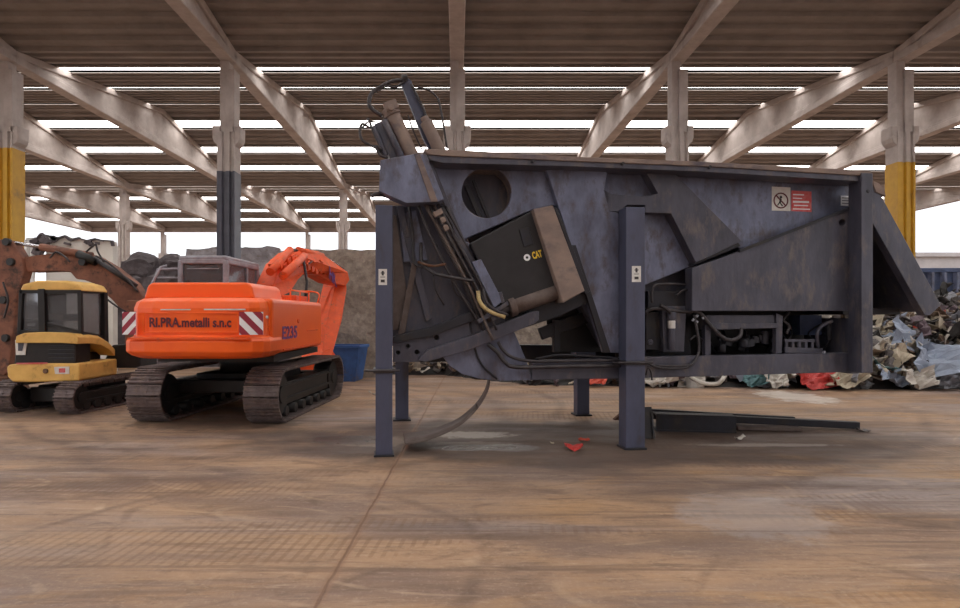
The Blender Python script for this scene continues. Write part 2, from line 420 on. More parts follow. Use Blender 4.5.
# columns
def make_column(name, label, x, y, paint, group='concrete columns of the hall', w=.94, zpaint=0):
    t = thing(name, label, 'column', (x, y, 0), 0, group)
    m = MB(); h = w/2
    prof = [(-h,-h),(-h*.45,-h),(-h*.35,-h+.1),(-h*.1,-h+.1),(0,-h),(h*.42,-h),(h*.5,-h+.1),(h*.72,-h+.1),(h*.8,-h),(h,-h),(h,h),(-h,h)]
    m.prism(prof, [], lambda p, q: (p, q, 0), lambda p, q: (p, q, HZ(182)))
    m.build('shaft', 'concrete', t)
    m = MB(); m.box((-.12, .05, (HZ(182)+ZB)/2), (w*.5, w*.7, ZB-HZ(182))); m.box((.16, 0, (HZ(182)+ZB)/2-.2), (w*.5, w*.9, ZB-HZ(182)-.4))
    m.build('upper_shaft', 'concrete', t)
    m = MB()
    for s_ in (-1, 1):
        m.prism([(s_*h*.7, HZ(166)), (s_*(h+.16), HZ(172)), (s_*(h+.22), HZ(176)), (s_*(h+.22), HZ(188)), (s_*h*.7, HZ(188))], [],
                lambda p, q: (p, -h*.9, q), lambda p, q: (p, h*.9, q))
    m.build('corbel', 'concrete', t, bevel=.03)
    if paint:
        m = MB(); g = .012
        pr = [(p+(g if p > 0 else -g)*(abs(p) >= h*.99), q-(g if q < 0 else -g)) for p, q in prof]
        m.prism(pr, [], lambda p, q: (p, q, 0), lambda p, q: (p, q, zpaint))
        m.build('painted_band', paint, t)
    return t
cl = {3: ('concrete column painted yellow behind the brown excavator arm at the far left', 'yellow_paint', HZ(166)),
      4: ('concrete column with dark grey lower paint rising behind the orange excavator', 'grey_paint', HZ(143)),
      5: ('bare concrete column behind the hydraulic rams of the baling press', None, 0),
      6: ('bare concrete column rising behind the middle of the baling press', None, 0),
      7: ('concrete column painted yellow behind the sloping chute of the press', 'yellow_paint', HZ(152))}
for i in (3, 4, 5, 6, 7): make_column('concrete_column', cl[i][0], COLX[i], D1, cl[i][1], w=.74, zpaint=cl[i][2])
for i, lb in ((1, 'concrete column in the second row right of the white panel wall'),
              (4, 'slim distant concrete column above the crumbling wall behind the orange boom')):
    make_column('concrete_column', lb, COLX[i]if i != 1 else W(124, 0, 2*D1).x, 2*D1+.0, None, w=.7)
for i, lb in ((1, 'distant bare column on the far open side above the dark heaps'), (2, 'distant far column seen between the dark-painted column and its neighbour'),
              (3, 'distant far column above the left end of the orange boom')):
    make_column('concrete_column', lb, COLX[i], 3*D1-.1, None, w=.62)
m = MB(); m.box((0, -2*D1-.3, 7.5), (11*BW, .4, 15)); m.build('wall_light_block', 'concrete', kind='structure')  # unseen end wall, added to block sky light from behind the camera
m = MB(); m.box((W(150, 0, 3*D1).x*0-0, 3*D1+.2, ZB+.4), (2*5*BW, .4, .9)); m.build('trim_90', 'concrete', kind='structure')

# pale building outside on the right, low wall outside left
m = MB(); m.box((62, 74, 4.6), (46, 3, 9.2)); m.box((62, 72.3, 9.4), (47, .5, .5))
tag(m.build('outside_building', 'far_wall'), 'pale low building outside beyond the open right side', 'building')

# ------------------------------------------------------------------ the baling press (machine)
P1 = G(384, 457); P2 = G(635, 450)
YAW = math.atan2(P2.y-P1.y, P2.x-P1.x)
press = thing('baling_press', 'large dark blue-grey scrap baling press standing on four steel legs', 'machine', P1, YAW)
PM = root_matrix(press); PI_ = PM.inverted()
def U(px, py, v):                                # photo pixel on the press plane v -> (u, z)
    d = Vector(((px-CX)/F, 1, -(py-CY)/F)); o = PI_ @ Vector((0, 0, CH)); dl = PI_.to_3x3() @ d
    t = (v-o.y)/dl.y; p = o+dl*t
    return (p.x, p.z)
def UP(px, py, v): a = U(px, py, v); return Vector((a[0], v, a[1]))
def plate(poly, v0, th, holes=(), vref=None, mb=None):
    vr = v0 if vref is None else vref
    m = mb or MB(); pl = [U(x, y, vr) for x, y in poly]; hl = [[U(x, y, vr) for x, y in h] for h in holes]
    return m.prism(pl, hl, lambda p, q: (p, v0, q), lambda p, q: (p, v0+th, q))
def part(name, mt, m, parent=press, bevel=.008, **k): return m.build(name, mt, parent, bevel=bevel, **k)
DEP = 2.75                                       # depth of the press
# legs
def leg(x0, x1, ytop, ybot, v=0., th=.28, name='leg'):
    u0 = U(x0, ybot, v)[0]; u1 = U(x1, ybot, v)[0]; zt = U((x0+x1)/2, ytop, v)[1]
    m = MB(); m.box2((u0, v, .03), (u1, v+th, zt)); m2 = MB(); m2.box2((u0-.025, v-.02, 0), (u1+.025, v+th+.02, .03))
    l = part(name, 'steel_post', m); part('foot_plate', 'steel_dark', m2, l); return l, u0, u1
l1, a0, a1 = leg(375.5, 392.5, 205, 457)
l2, b0_, b1 = leg(626, 645, 207, 450)
for px, py in ((402, 421), (583.5, 416)):
    g = PI_ @ G(px, py); m = MB(); m.box2((g.x-.125, g.y, .03), (g.x+.125, g.y+.25, 2.6)); l = part('leg', 'steel_post', m)
    m = MB(); m.box2((g.x-.17, g.y-.04, 0), (g.x+.17, g.y+.29, .03)); part('foot_plate', 'steel_dark', m, l)
# collars / safety rods through the near legs
for (u0, u1), py, pl in (((a0, a1), 371, l1), ((b0_, b1), 363, l2)):
    z = U(635 if pl is l2 else 384, py, 0)[1]
    m = MB(); m.box2((u0-.03, -.03, z-.03), (u1+.03, .31, z+.03)); m.tube([(u0-.14, -.05, z+.01), (u1+.1, -.05, z+.01)], .018)
    m.tube([(u0-.14, -.05, z+.01), (u0-.16, .05, z), (u0-.12, .2, z)], .014)
    part('locking_rod', 'hose', m, pl)
# top flange: long box along the top
m = MB(); plate([(424,149),(470,151),(560,156.5),(700,162),(871,171),(871,182),(700,171.5),(560,166),(443,163),(430,160)], .05, .36, mb=m)
fl0 = part('top_flange', 'steel', m)
m = MB(); plate([(424,148.6),(470,150.6),(560,156),(700,161.5),(871,170.6),(871,176),(700,166),(560,160.5),(440,155.5),(427,154)], .02, .4, mb=m); part('dusty_lip', 'dust_brown', m, fl0)
m = MB()
for (px, py) in ((533,161),(623,163.5),(710,167)):
    m = MB(); c = UP(px, py, .02); m.cyl(c+Vector((0,-.012,0)), c+Vector((0,.02,0)), .025, 10); part('bolt', 'steel_dark', m, bevel=0)
m = MB(); plate([(424,149),(871,171),(871,182),(430,160)], DEP-.2, .3, vref=.05, mb=m); part('top_flange', 'dust_brown', m)
m = MB(); u0, z0 = U(424, 151, .05); u1, _ = U(871, 172, .05)
m.box2((u0+.1, .3, z0-.14), (u1-.05, DEP, z0-.1)); part('top_plate', 'dust_brown', m)
# inner body (behind the side panels)
m = MB(); plate([(445,164),(860,180),(856,308),(640,308),(606,348),(578,300),(505,296),(468,240)], .78, DEP-.78, mb=m)
part('inner_body', 'steel', m)
# upper left side panel with round opening
circ = [(486.5+25*math.cos(t*math.pi/18), 192.5+25.5*math.sin(t*math.pi/18)) for t in range(36)]
m = MB(); plate([(431,160),(548,164),(565,208),(552,205),(533,209.5),(462,240.5)], .42, .1, [circ], mb=m)
part('side_panel', 'steel_blue', m)
m = MB(); c0 = U(486.5, 192.5, .42); rr = abs(U(511.5, 192.5, .42)[0]-c0[0])
for k in range(36):
    pass
ring_o = [(c0[0]+math.cos(t*math.pi/18)*(rr+.012), c0[1]+math.sin(t*math.pi/18)*(rr+.012)) for t in range(36)]
ring_i = [(c0[0]+math.cos(t*math.pi/18)*rr, c0[1]+math.sin(t*math.pi/18)*rr) for t in range(36)]
m.prism(ring_o, [ring_i], lambda p, q: (p, .425, q), lambda p, q: (p, .72, q)); part('opening_collar', 'dust_brown', m, bevel=0)
m = MB(); m.bar(UP(466,185,.6), UP(482,222,.6), .07, .05, up=(0,1,0)); m.bar(UP(473,180,.62), UP(489,220,.62), .05, .05, up=(0,1,0))
part('inner_guide', 'steel_dark', m)
# raised diagonal panel
m = MB(); plate([(545,164.5),(608,168),(604,190),(609,195),(609,211),(619,213),(619,353),(606,353),(575,258)], .3, .2, mb=m)
part('diagonal_panel', 'steel_blue', m)
m = MB(); plate([(571,245),(576,245),(611,353),(604,353)], .27, .06, mb=m); part('seam_shade', 'steel_dark', m)  # dark strip paints the shaded step between panel levels
# recessed blue panel top centre, sign panel, centre panel
m = MB(); plate([(600,168),(648,170),(664,196),(640,206),(600,200)], .5, .12, mb=m); part('recessed_panel', 'steel_blue', m)
m = MB(); plate([(668,172),(858,181),(858,214),(742,250),(735,246)], .5, .12, mb=m); part('sign_panel', 'steel_blue', m)
m = MB(); plate([(636,205),(672,208),(704,262),(692,266),(638,288)], .52, .12, mb=m); part('recessed_panel', 'steel_blue', m)
# raised cross plate
m = MB(); plate([(603,189),(612,194),(640,196.5),(658,193.5),(645,170),(674,172.5),(742,241),(696,262.5),(671,213.5),(645,212.5),(645,205),(627,205),(619,212),(609,211.5)], .3, .22, mb=m)
part('cross_plate', 'steel', m)
m = MB(); plate([(696,256),(737,240.5),(741,246),(694,265)], .34, .2, mb=m); part('slot_bar', 'steel_dark', m)
# lower right panel
hole = [(842.5+3.4*math.cos(t*math.pi/6), 222.5+3.6*math.sin(t*math.pi/6)) for t in range(12)]
m = MB(); plate([(692,268),(738,252),(850,209),(857,209),(857,311),(692,311)], .28, .22, [hole], mb=m); part('lower_panel', 'steel', m)
m = MB(); plate([(740,249.5),(850,207),(850,210),(740,252.5)], .25, .06, mb=m); part('seam_shade', 'steel_dark', m, bevel=.003)  # shade line along the panel's upper edge, drawn as a dark strip
m = MB(); plate([(838,218),(847,218),(847,227),(838,227)], .52, .02, mb=m); part('hole_backing', 'black_metal', m, bevel=0)
# right end post
m = MB(); u0 = U(861.5, 300, 0)[0]; u1 = U(873, 300, 0)[0]; zt = U(868, 173, 0)[1]; zb = U(868, 373, 0)[1]
m.box2((u0, 0, zb), (u1, .27, zt)); pe = part('end_post', 'steel', m)
m = MB(); c = UP(868, 191, 0); m.cyl(c+Vector((0,-.01,0)), c+Vector((0,.02,0)), .03, 12); part('bolt', 'steel_dark', m, pe)
m = MB(); m.box2((u0, DEP-.2, zb), (u1, DEP+.05, zt)); part('end_post', 'steel', m)
# discharge chute at right
m = MB(); sh = [(872,183),(877,188),(941,305),(930,315.5),(925,315.5),(872,222)]
plate(sh, .02, .14, mb=m); part('chute_cheek', 'steel', m)
m = MB(); plate(sh, DEP-.2, .14, vref=.02, mb=m); part('chute_cheek', 'steel', m)
m = MB(); plate([(874,192),(879,190),(938,304),(930,312)], .16, DEP-.36, vref=.02, mb=m); part('chute_plate', 'steel', m)
m = MB(); plate([(866,308),(926,308),(926,314.5),(866,314.5)], .5, DEP-.8, vref=.02, mb=m); part('chute_floor', 'steel_dark', m)
m = MB(); plate([(868,200),(926,314),(868,314)], DEP-.1, .05, vref=.02, mb=m); part('chute_back', 'steel_dark', m)
m = MB(); plate([(872,180),(884,186),(886,196),(876,192)], .0, .06, mb=m); c = UP(879.5, 192, -.01); part('hinge_plate', 'dust_brown', m)
# bottom rails
m = MB(); plate([(532,361),(645,357),(852,353),(852,372),(645,378),(532,380)], .3, .2, mb=m); part('bottom_rail', 'steel', m)
m = MB(); plate([(400,352),(852,352),(852,373),(400,373)], DEP-.2, .2, vref=.3, mb=m); part('bottom_rail', 'steel_dark', m)
m = MB(); ua, za = U(645, 357, .3); ub, _ = U(852, 353, .3)
m.box2((ua, .5, za-.24), (ub, DEP-.2, za-.2)); part('bay_deck', 'steel_dark', m)
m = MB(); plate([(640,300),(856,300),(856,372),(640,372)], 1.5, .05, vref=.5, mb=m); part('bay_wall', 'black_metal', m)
m = MB(); m.box2((U(852,330,.3)[0]-.02, .3, za-.3), (U(852,330,.3)[0]+.12, 1.4, za+.6)); part('bay_post', 'steel', m)
# engine bay contents -----------------------------------------------------
m = MB(); plate([(645,287),(648,290),(688,290),(691,311),(691,357),(645,357)], .95, .3, mb=m); part('bay_bulkhead', 'steel_dark', m)
m = MB(); plate([(646,312),(662,312),(662,350),(646,350)], .6, .35, mb=m); tk = part('hydraulic_tank', 'steel_dark', m)
m = MB(); c = UP(650, 342, .6); m.cyl(c, c+Vector((0,-.03,0)), .045, 14); m.cyl(c+Vector((0,-.03,0)), c+Vector((0,-.05,0)), .02, 10); part('drain_cap', 'steel', m, tk)
m = MB(); plate([(648,291),(690,291),(691,308),(648,308)], .5, .4, mb=m); part('valve_block', 'steel_dark', m)
m = MB(); plate([(662,306),(686,306),(686,318),(684,352),(664,352)], .48, .3, mb=m); part('pump_cover', 'steel', m)
m = MB(); p = UP(671.5, 350, .42); q = UP(671.5, 320, .42); m.cyl(p, q, .055, 16); q2 = UP(671.5, 312, .42); m.cyl(q, q2, .07, 16)
fl = part('oil_filter', 'steel', m)
m = MB(); p = UP(671.5, 328.5, .42); q = UP(671.5, 320.5, .42); m.cyl(p, q, .058, 16); part('filter_label', 'white_paint', m, fl)
def hosep(pts, r, mt='hose', nm='hose', par=press):
    m = MB(); m.hose([UP(*p) for p in pts], r); return part(nm, mt, m, par, bevel=0)
hosep([(652,303,.4),(652,291,.4),(656,285,.4),(672,284,.42),(692,285,.5)], .022)
hosep([(645,313,.45),(652,309,.42),(664,309,.4),(676,311,.4),(693,312,.42)], .028)
hosep([(660,305,.38),(668,310,.36),(671,314,.4)], .03)
hosep([(676,296,.4),(684,290,.4),(692,291,.5)], .018)
hosep([(693,311,.4),(700,313,.38),(710,325,.36),(722,337,.36),(732,340,.36),(740,336,.38),(741,328,.42)], .032)
hosep([(694,315,.38),(697,330,.34),(699,350,.34),(693,363,.26),(684,366,.25),(655,366,.27)], .022)
hosep([(645,362,.26),(660,368,.24),(684,368,.24),(692,364,.25)], .018)
hosep([(646,375,.2),(648,368,.2),(651,372,.2),(652,380,.22)], .014)
hosep([(690,340,.5),(696,336,.5),(704,342,.5),(706,352,.5)], .016)
hosep([(789,312,.6),(783,320,.55),(789,326,.55),(786,334,.55)], .025)
hosep([(818,348,.5),(817,334,.45),(822,326,.45),(832,321,.45)], .03, 'steel', 'exhaust_pipe')
m = MB(); plate([(706,315),(776,315),(776,323),(706,326)], .45, .3, mb=m); plate([(708,323),(779,323),(779,328),(708,330)], .4, .4, mb=m); part('motor_cover', 'steel', m)
for q in ([(776,313),(783,316),(782,353),(776,354)], [(705,325),(711,325),(711,356),(705,356)]): m = MB(); plate(q, .42, .1, mb=m); part('bay_upright', 'steel', m)
m = MB()
for a, b_, r_ in (((765,331),(765,344),.06), ((744,347),(744,340),.08), ((722,352),(722,344),.06), ((829,340),(829,324),.04), ((703,352),(703,330),.03)):
    m = MB(); m.cyl(UP(a[0], a[1], .6), UP(b_[0], b_[1], .6), r_, 12); part('canister', 'steel_dark', m, bevel=.004)
m = MB(); plate([(800,315),(822,315),(822,335),(800,335)], .85, .3, mb=m); part('motor_block', 'blue_container', m)
m = MB()
for k in range(5): m.bar(UP(786+k*6.5, 352, .5), UP(786+k*6.5, 341, .5), .05, .04, up=(0,1,0))
m.bar(UP(784,340.5,.5), UP(815,340.5,.5), .04, .05); m.bar(UP(784,350,.5), UP(822,351,.5), .05, .09)
part('valve_rack', 'steel', m)
m = MB()
for k in range(26):
    x = random.uniform(712, 846); y = random.uniform(337, 352); s_ = random.uniform(.03, .1); v = random.uniform(.6, 1.3)
    m.box(UP(x, y, v), (s_*1.6, s_, s_*1.3), Matrix.Rotation(random.random()*3, 3, 'Y'))
for k in range(10):
    x = random.uniform(715, 840); m.hose([UP(x, 352, .8), UP(x+random.uniform(-8,8), 340, .7), UP(x+random.uniform(-10,14), 332, .8), UP(x+random.uniform(-14,14), 318, .9)], .015)
part('engine_clutter', 'steel_dark', m, bevel=.004, kind='stuff')
m = MB(); 
for x, y in ((697,316),(703,318),(693,320),(697,322),(686,361),(824,352)): m = MB(); m.box(UP(x, y, .36), (.035,.03,.04), Matrix.Rotation(.6, 3, 'Y')); part('pipe_fitting', 'cab_grey', m, bevel=.005)

# head frame at the left ---------------------------------------------------
m = MB(); plate([(380,160),(414,154),(426,154),(444,199),(438,202),(406,203),(379,191)], -.02, .3, mb=m); hf = part('head_cover', 'steel_blue', m)
m = MB(); plate([(414,153.5),(420,153.5),(438,201.5),(431,202)], -.035, .06, mb=m); part('dusty_rib', 'dust_brown', m, hf)
m = MB(); plate([(425,152),(431,158),(465,240),(500,318),(492,322),(458,242)], .2, .14, mb=m); part('guide_rail', 'steel', m)
m = MB(); plate([(384,206),(446,203),(480,262),(506,318),(440,352),(384,345)], .58, .2, mb=m); part('head_panel', 'steel', m)
m = MB(); plate([(399,215),(416,210),(428,260),(404,262)], .5, .06, mb=m); part('head_pad', 'steel_blue', m)
m = MB(); plate([(396,206),(403,206),(432,318),(426,322)], .48, .08, mb=m); part('brace', 'steel', m)
m = MB(); plate([(412,262),(417,266),(405,333),(398,335)], .44, .1, mb=m); part('brace', 'rusty_strip', m)
m = MB(); plate([(393,215),(396,215),(408,300),(398,330),(393,330)], .5, .12, mb=m); part('cheek_plate', 'rusty_strip', m)
for x, y in ((405,232),(408,236),(414,238)):
    m = MB(); c = UP(x, y, .49); m.cyl(c, c+Vector((0,-.04,0)), .022, 10); part('bolt', 'steel_blue', m)
m = MB(); c = UP(436,246,.5); m.cyl(c, c+Vector((0,-.03,0)), .03, 10); part('bolt', 'steel_dark', m)
# lower arms
m = MB(); plate([(393,337),(432,327),(500,300),(518,296),(520,303),(470,322),(432,336),(393,343)], .22, .16, mb=m); part('link_bar', 'steel_dark', m)
def hl(x, y, r): return [(x+r*math.cos(t*math.pi/6), y+r*math.sin(t*math.pi/6)) for t in range(12)]
m = MB(); plate([(393,341),(432,334),(470,321),(505,312),(505,330),(440,357),(418,362),(393,362)], .3, .14, [hl(398,352.5,2.3), hl(408,346,2.2), hl(417,352,2.6), hl(436.5,337.5,2.6)], mb=m)
part('lift_arm', 'steel', m)
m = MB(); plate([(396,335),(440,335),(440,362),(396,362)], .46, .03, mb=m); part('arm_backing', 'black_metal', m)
m = MB(); plate([(428,350),(470,336),(533,311),(539,311),(539,320),(534,324),(470,350),(426,362),(418,360)], .16, .14, mb=m); part('arm_rail', 'steel', m)
m = MB(); plate([(500,313),(590,288),(596,296),(588,303),(560,316),(500,336)], .34, .3, mb=m); part('lift_arm', 'steel_dark', m)
# hydraulic ram
m = MB(); m.cyl(UP(512,306.5,.2), UP(560,290,.2), .125, 22); m.cyl(UP(509,307.5,.2), UP(515,305.5,.2), .15, 22); ram = part('hydraulic_ram', 'rusty_strip', m)
m = MB(); m.cyl(UP(494,313,.2), UP(510,307,.2), .07, 16); m.box(UP(492,313,.2), (.16,.16,.2), Matrix.Rotation(.35,3,'Y')); part('ram_rod', 'steel', m, ram)
m = MB(); m.bar(UP(478,322,.12), UP(508,303,.12), .06, .07, up=(0,1,0)); m.bar(UP(503,303,.12), UP(500,292,.12), .05, .05, up=(0,1,0)); part('ram_bracket', 'steel', m, ram)
# bottom rounded plate
m = MB(); plate([(440,346),(470,334),(500,322),(512,326),(527,362),(533,380),(500,381),(480,379),(462,374),(450,366),(442,355)], .34, .14, mb=m); part('rounded_plate', 'steel_blue', m)
m = MB(); plate([(545,306),(580,292),(610,352),(560,352),(548,330)], 1.1, .05, mb=m); part('interior_shade', 'black_metal', m)  # dark sheet stands in for the shade inside the frame
m = MB(); m.hose([UP(470,322,.3), UP(474,345,.3), UP(482,365,.32), UP(497,379,.33)], .016); part('curved_seam', 'steel_dark', m, bevel=0)
hosep([(488,344,.2),(497,352,.2),(505,362,.2),(516,367,.2),(560,366.5,.2),(620,365.5,.2)], .032)
hosep([(498,342,.22),(503,350,.22),(512,357,.22),(530,361,.22),(560,361,.22),(618,360,.22)], .024)
hosep([(536,359,.3),(560,355,.3),(600,357,.3),(625,359,.3)], .018, 'steel_dark')
# black covered box with brown lid bar
m = MB(); plate([(470,243),(533,210),(562,286),(559,291),(505,308),(496,300)], .12, .4, mb=m); bx = part('control_box', 'black_box', m, bevel=.02)
m = MB(); plate([(519,229),(529,227),(534,244),(524,247)], .1, .03, mb=m); part('box_handle', 'steel_dark', m, bx)
m = MB(); plate([(533,209),(553,205),(585,291),(563,303)], -.02, .5, mb=m); part('box_end_bar', 'dust_brown', m, bx, bevel=.015)
m = MB(); plate([(554,207),(558,209),(590,292),(585,294)], .1, .4, mb=m); part('seam_shade', 'steel_dark', m)  # dark strip for the shaded seam beside the box bar
m = MB(); plate([(462,240),(470,243),(500,303),(490,306)], .3, .2, mb=m); part('side_rail', 'steel_blue', m)
m = MB(); plate([(472,262),(481,259),(503,301),(494,308)], .1, .1, mb=m); part('side_rail', 'steel_blue', m)
# lettering on the box
vs, fs = text_mesh('CAT', .15, .11, .04); c = UP(537, 254.5, .117); rot = Matrix.Rotation(R(-15), 3, 'Y')
m = MB(); m.add([rot @ v+c for v in vs], fs); part('lettering', 'letter_yellow', m, bx, bevel=0)
m = MB(); c = UP(527, 257.5, .118); ro = [(c.x+.05*math.cos(t*math.pi/9), c.z+.05*math.sin(t*math.pi/9)) for t in range(18)]
ri = [(c.x+.02*math.cos(t*math.pi/9), c.z+.02*math.sin(t*math.pi/9)) for t in range(18)]
m.prism(ro, [ri], lambda p, q: (p, .114, q), lambda p, q: (p, .119, q)); part('ring_emblem', 'letter_white', m, bx, bevel=0)
# pipe bundle down the head
bundle = [((424,204),(444,240),(470,290),(492,340)), ((431,204),(451,240),(478,290),(497,330)), ((437,204),(457,242),(482,286),(496,312)),
          ((418,206),(430,235),(452,280),(480,325)), ((434,204),(454,243),(474,284),(490,322)), ((429,204),(440,236),(462,280),(486,336)), ((446,206),(468,250),(484,284),(492,308)), ((441,206),(462,244),(488,292),(494,305)), ((427,204),(448,244),(466,278),(484,332))]
for i, b_ in enumerate(bundle):
    hosep([(x+random.uniform(-1,1), y, .1+.02*i if k else .2) for k, (x, y) in enumerate(b_)], random.choice([.018,.022,.026]), 'hose' if i % 4 else 'rusty_strip', 'pipe')
hosep([(421,243,.4),(422,262,.3),(432,272,.2),(445,276,.1),(462,279,.08),(474,281,.08)], .026)
hosep([(409,205,.4),(413,235,.4),(414,262,.35),(423,268,.3)], .02)
hosep([(433,275,.3),(436,290,.3),(444,305,.35)], .014)
hosep([(450,272,.3),(455,292,.3),(468,304,.3)], .012)
hosep([(418,262,.25),(432,266,.2),(446,264,.1)], .018, 'rust')
hosep([(478,291,.05),(480,302,.02),(489,311,.02),(505,317,.05)], .03, 'hose_tan', 'sheathed_hose')
hosep([(483,289,.05),(487,303,.02),(497,311,.02),(508,315,.05)], .02, 'hose')
m = MB()
for (x, y) in ((440,212),(443,220),(436,214),(446,228)): m = MB(); m.box(UP(x, y, .04), (.07,.08,.08), Matrix.Rotation(-.5,3,'Y')); part('pipe_clamp', 'dust_brown', m)
# hydraulic gear above the head
m = MB(); m.cyl(UP(391,112,.45), UP(414,162,.45), .115, 20); m.cyl(UP(389.5,109,.45), UP(393,116,.45), .135, 20)
r2 = part('hydraulic_ram', 'dust_brown', m)
m = MB(); c = UP(391,107,.4); m.box(c, (.2,.16,.14), Matrix.Rotation(-.4,3,'Y')); c = UP(391,108,.3); m.cyl(c+Vector((0,-.04,0)), c+Vector((0,.05,0)), .045, 12); part('ram_eye', 'dust_brown', m, r2)
m = MB(); m.bar(UP(379,124,.5), UP(396,160,.5), .16, .2, up=(0,1,0)); m.cyl(UP(384,120,.35), UP(403,160,.35), .05, 10); m.cyl(UP(374,126,.4), UP(386,156,.4), .04, 10); part('ram_housing', 'steel', m)
m = MB(); plate([(400,80),(405,77),(411,80),(438,146),(430,150),(424,140)], .5, .1, mb=m); part('guide_blade', 'steel_post', m)
m = MB(); m.cyl(UP(426,122,.4), UP(440,152,.4), .095, 18); m.cyl(UP(424,117,.4), UP(427,124,.4), .06, 18); part('hydraulic_ram', 'dust_brown', m)
m = MB(); m.bar(UP(423,116,.55), UP(436,150,.55), .1, .1, up=(0,1,0)); part('ram_housing', 'steel_dark', m)
for pts, r_ in ((((403,80,.45),(393,81,.45),(382,86,.45),(372,93,.45),(369,103,.45),(373,110,.45),(382,116,.45)), .03),
                (((407,79,.45),(396,87,.45),(386,86,.45),(376,92,.45)), .018),
                (((411,84,.45),(420,102,.45),(424,110,.45),(426,119,.45)), .02),
                (((418,87,.45),(430,91,.45),(438,99,.45),(440,106,.45),(442,116,.45),(447,148,.45)), .016),
                (((370,128,.4),(362,124,.4),(360,134,.4),(364,142,.4),(376,148,.4),(384,156,.4)), .02),
                (((368,118,.4),(372,128,.4),(378,142,.4),(386,150,.4)), .018),
                (((382,150,.35),(376,146,.35),(380,155,.35),(388,158,.35)), .02),
                (((376,122,.45),(368,122,.45),(362,128,.45)), .014),
                (((402,78,.45),(407,77,.45)), .05), (((371,196,.1),(378,194,.1),(386,196,.2)), .03),
                (((408,115,.45),(413,130,.45),(422,150,.45)), .012)):
    hosep(list(pts), r_)
# warning signs
m = MB(); plate([(772,186.5),(790.5,187.5),(790.5,211),(772,210.5)], .493, .006, mb=m); sg = part('warning_sign', 'white_paint', m, bevel=0)
m = MB(); plate([(791.5,190.5),(811.5,191.5),(811.5,212),(791.5,211)], .493, .006, mb=m); sr = part('red_notice', 'label_red', m, bevel=0)
m = MB(); c = UP(781,200.5,.488); r0 = .13
m.prism([(c.x+r0*math.cos(t*math.pi/14), c.z+r0*math.sin(t*math.pi/14)) for t in range(28)], [[(c.x+r0*.84*math.cos(t*math.pi/14), c.z+r0*.84*math.sin(t*math.pi/14)) for t in range(28)]],
        lambda p, q: (p, .488, q), lambda p, q: (p, .493, q))
m.bar(c+Vector((-.09,.002,.09)), c+Vector((.09,.002,-.09)), .022, .004, up=(0,1,0)); part('prohibition_ring', 'letter_dark', m, sg, bevel=0)
m = MB(); m.cyl(c+Vector((.0,-.0,.055)), c+Vector((.0,.004,.055)), .022, 10); m.bar(c+Vector((0,.002,.03)), c+Vector((-.02,.002,-.04)), .03, .004, up=(0,1,0))
m.bar(c+Vector((-.02,.002,-.03)), c+Vector((.03,.002,-.09)), .018, .004, up=(0,1,0)); m.bar(c+Vector((-.02,.002,-.03)), c+Vector((-.06,.002,-.08)), .018, .004, up=(0,1,0)); part('pictogram', 'black_metal', m, sg, bevel=0)
m = MB()
for k, (x0, x1) in enumerate(((793,804),(793,802),(793,809),(794,808),(793,810))):
    y = 194.5+k*3.6; m.bar(UP(x0, y, .49), UP(x1, y+.4, .49), .018 if k != 2 else .03, .004, up=(0,1,0))
part('notice_lines', 'letter_white', m, sr, bevel=0)
m = MB(); plate([(841,195.5),(850,196),(850,206),(841,205.5)], .493, .006, mb=m); wl = part('rating_plate', 'letter_white', m, bevel=0)
m = MB()
for y in (197.8, 200.5, 203.2): m.bar(UP(842,y,.49), UP(849,y+.3,.49), .012, .004, up=(0,1,0))
part('plate_lines', 'steel', m, wl, bevel=0)
for x0, x1, y0, y1, par in ((378.5,387,269,285,l1), (632,641,266,282,l2)):
    m = MB(); plate([(x0,y0),(x1,y0),(x1,y1),(x0,y1)], -.005, .004, mb=m); st = part('sticker', 'white_paint', m, par, bevel=0)
    xm = (x0+x1)/2; m = MB(); m.bar(UP(xm,y0+2,-.007), UP(xm,y0+6.5,-.007), .03, .003, up=(0,1,0)); m.bar(UP(xm-2,y0+4,-.007), UP(xm+2,y0+4,-.007), .014, .003, up=(0,1,0))
    m.bar(UP(xm-2.4,y0+8,-.007), UP(xm+2.4,y0+8,-.007), .01, .003, up=(0,1,0)); m.bar(UP(xm-2,y0+12,-.007), UP(xm+2,y0+12,-.007), .04, .003, up=(0,1,0))
    part('sticker_figure', 'hose', m, st, bevel=0)
# bits seen through the open bottom
m = MB(); c = UP(583, 350, 1.6); m.box(c, (.35,.3,.22)); m.cyl(c+Vector((0,0,.1)), c+Vector((0,0,.55)), .12, 12); part('pump', 'steel_blue', m)
m = MB(); m.bar(UP(556,320,1.), UP(556,352,1.), .1, .14); m.bar(UP(600,310,1.), UP(612,352,1.), .08, .1, up=(0,1,0)); m.bar(UP(540,334,1.), UP(600,312,1.), .2, .1, up=(0,1,0)); part('cross_frame', 'steel_dark', m)
# curved strip hanging to the floor
strip = MB(); pts = smooth([(489,378),(485,395),(474,412),(455,427),(430,436),(404,440)], 6)if False else None
cv = [(489,376),(487,388),(481,400),(472,411),(459,422),(443,430),(425,436),(404,439)]
ws = []
for i, (x, y) in enumerate(cv):
    p = UP(x, y, .62); p.z = max(p.z, .012); ws.append(p)
ws = smooth([tuple(p) for p in ws], 4); vv = []; ff = []
n = len(ws)
for i, p in enumerate(ws):
    w_ = .1+.32*(i/n)**1.2; p.z = max(p.z, .012)
    t_ = .014
    for a, b_ in ((-w_, 0), (w_, 0), (w_, t_), (-w_, t_)): vv.append((p.x+b_*.8, p.y+a, p.z+b_))
for i in range(n-1):
    for k in range(4):
        ff.append((i*4+k, i*4+(k+1) % 4, (i+1)*4+(k+1) % 4, (i+1)*4+k))
ff += [(3,2,1,0), tuple((n-1)*4+k for k in range(4))]
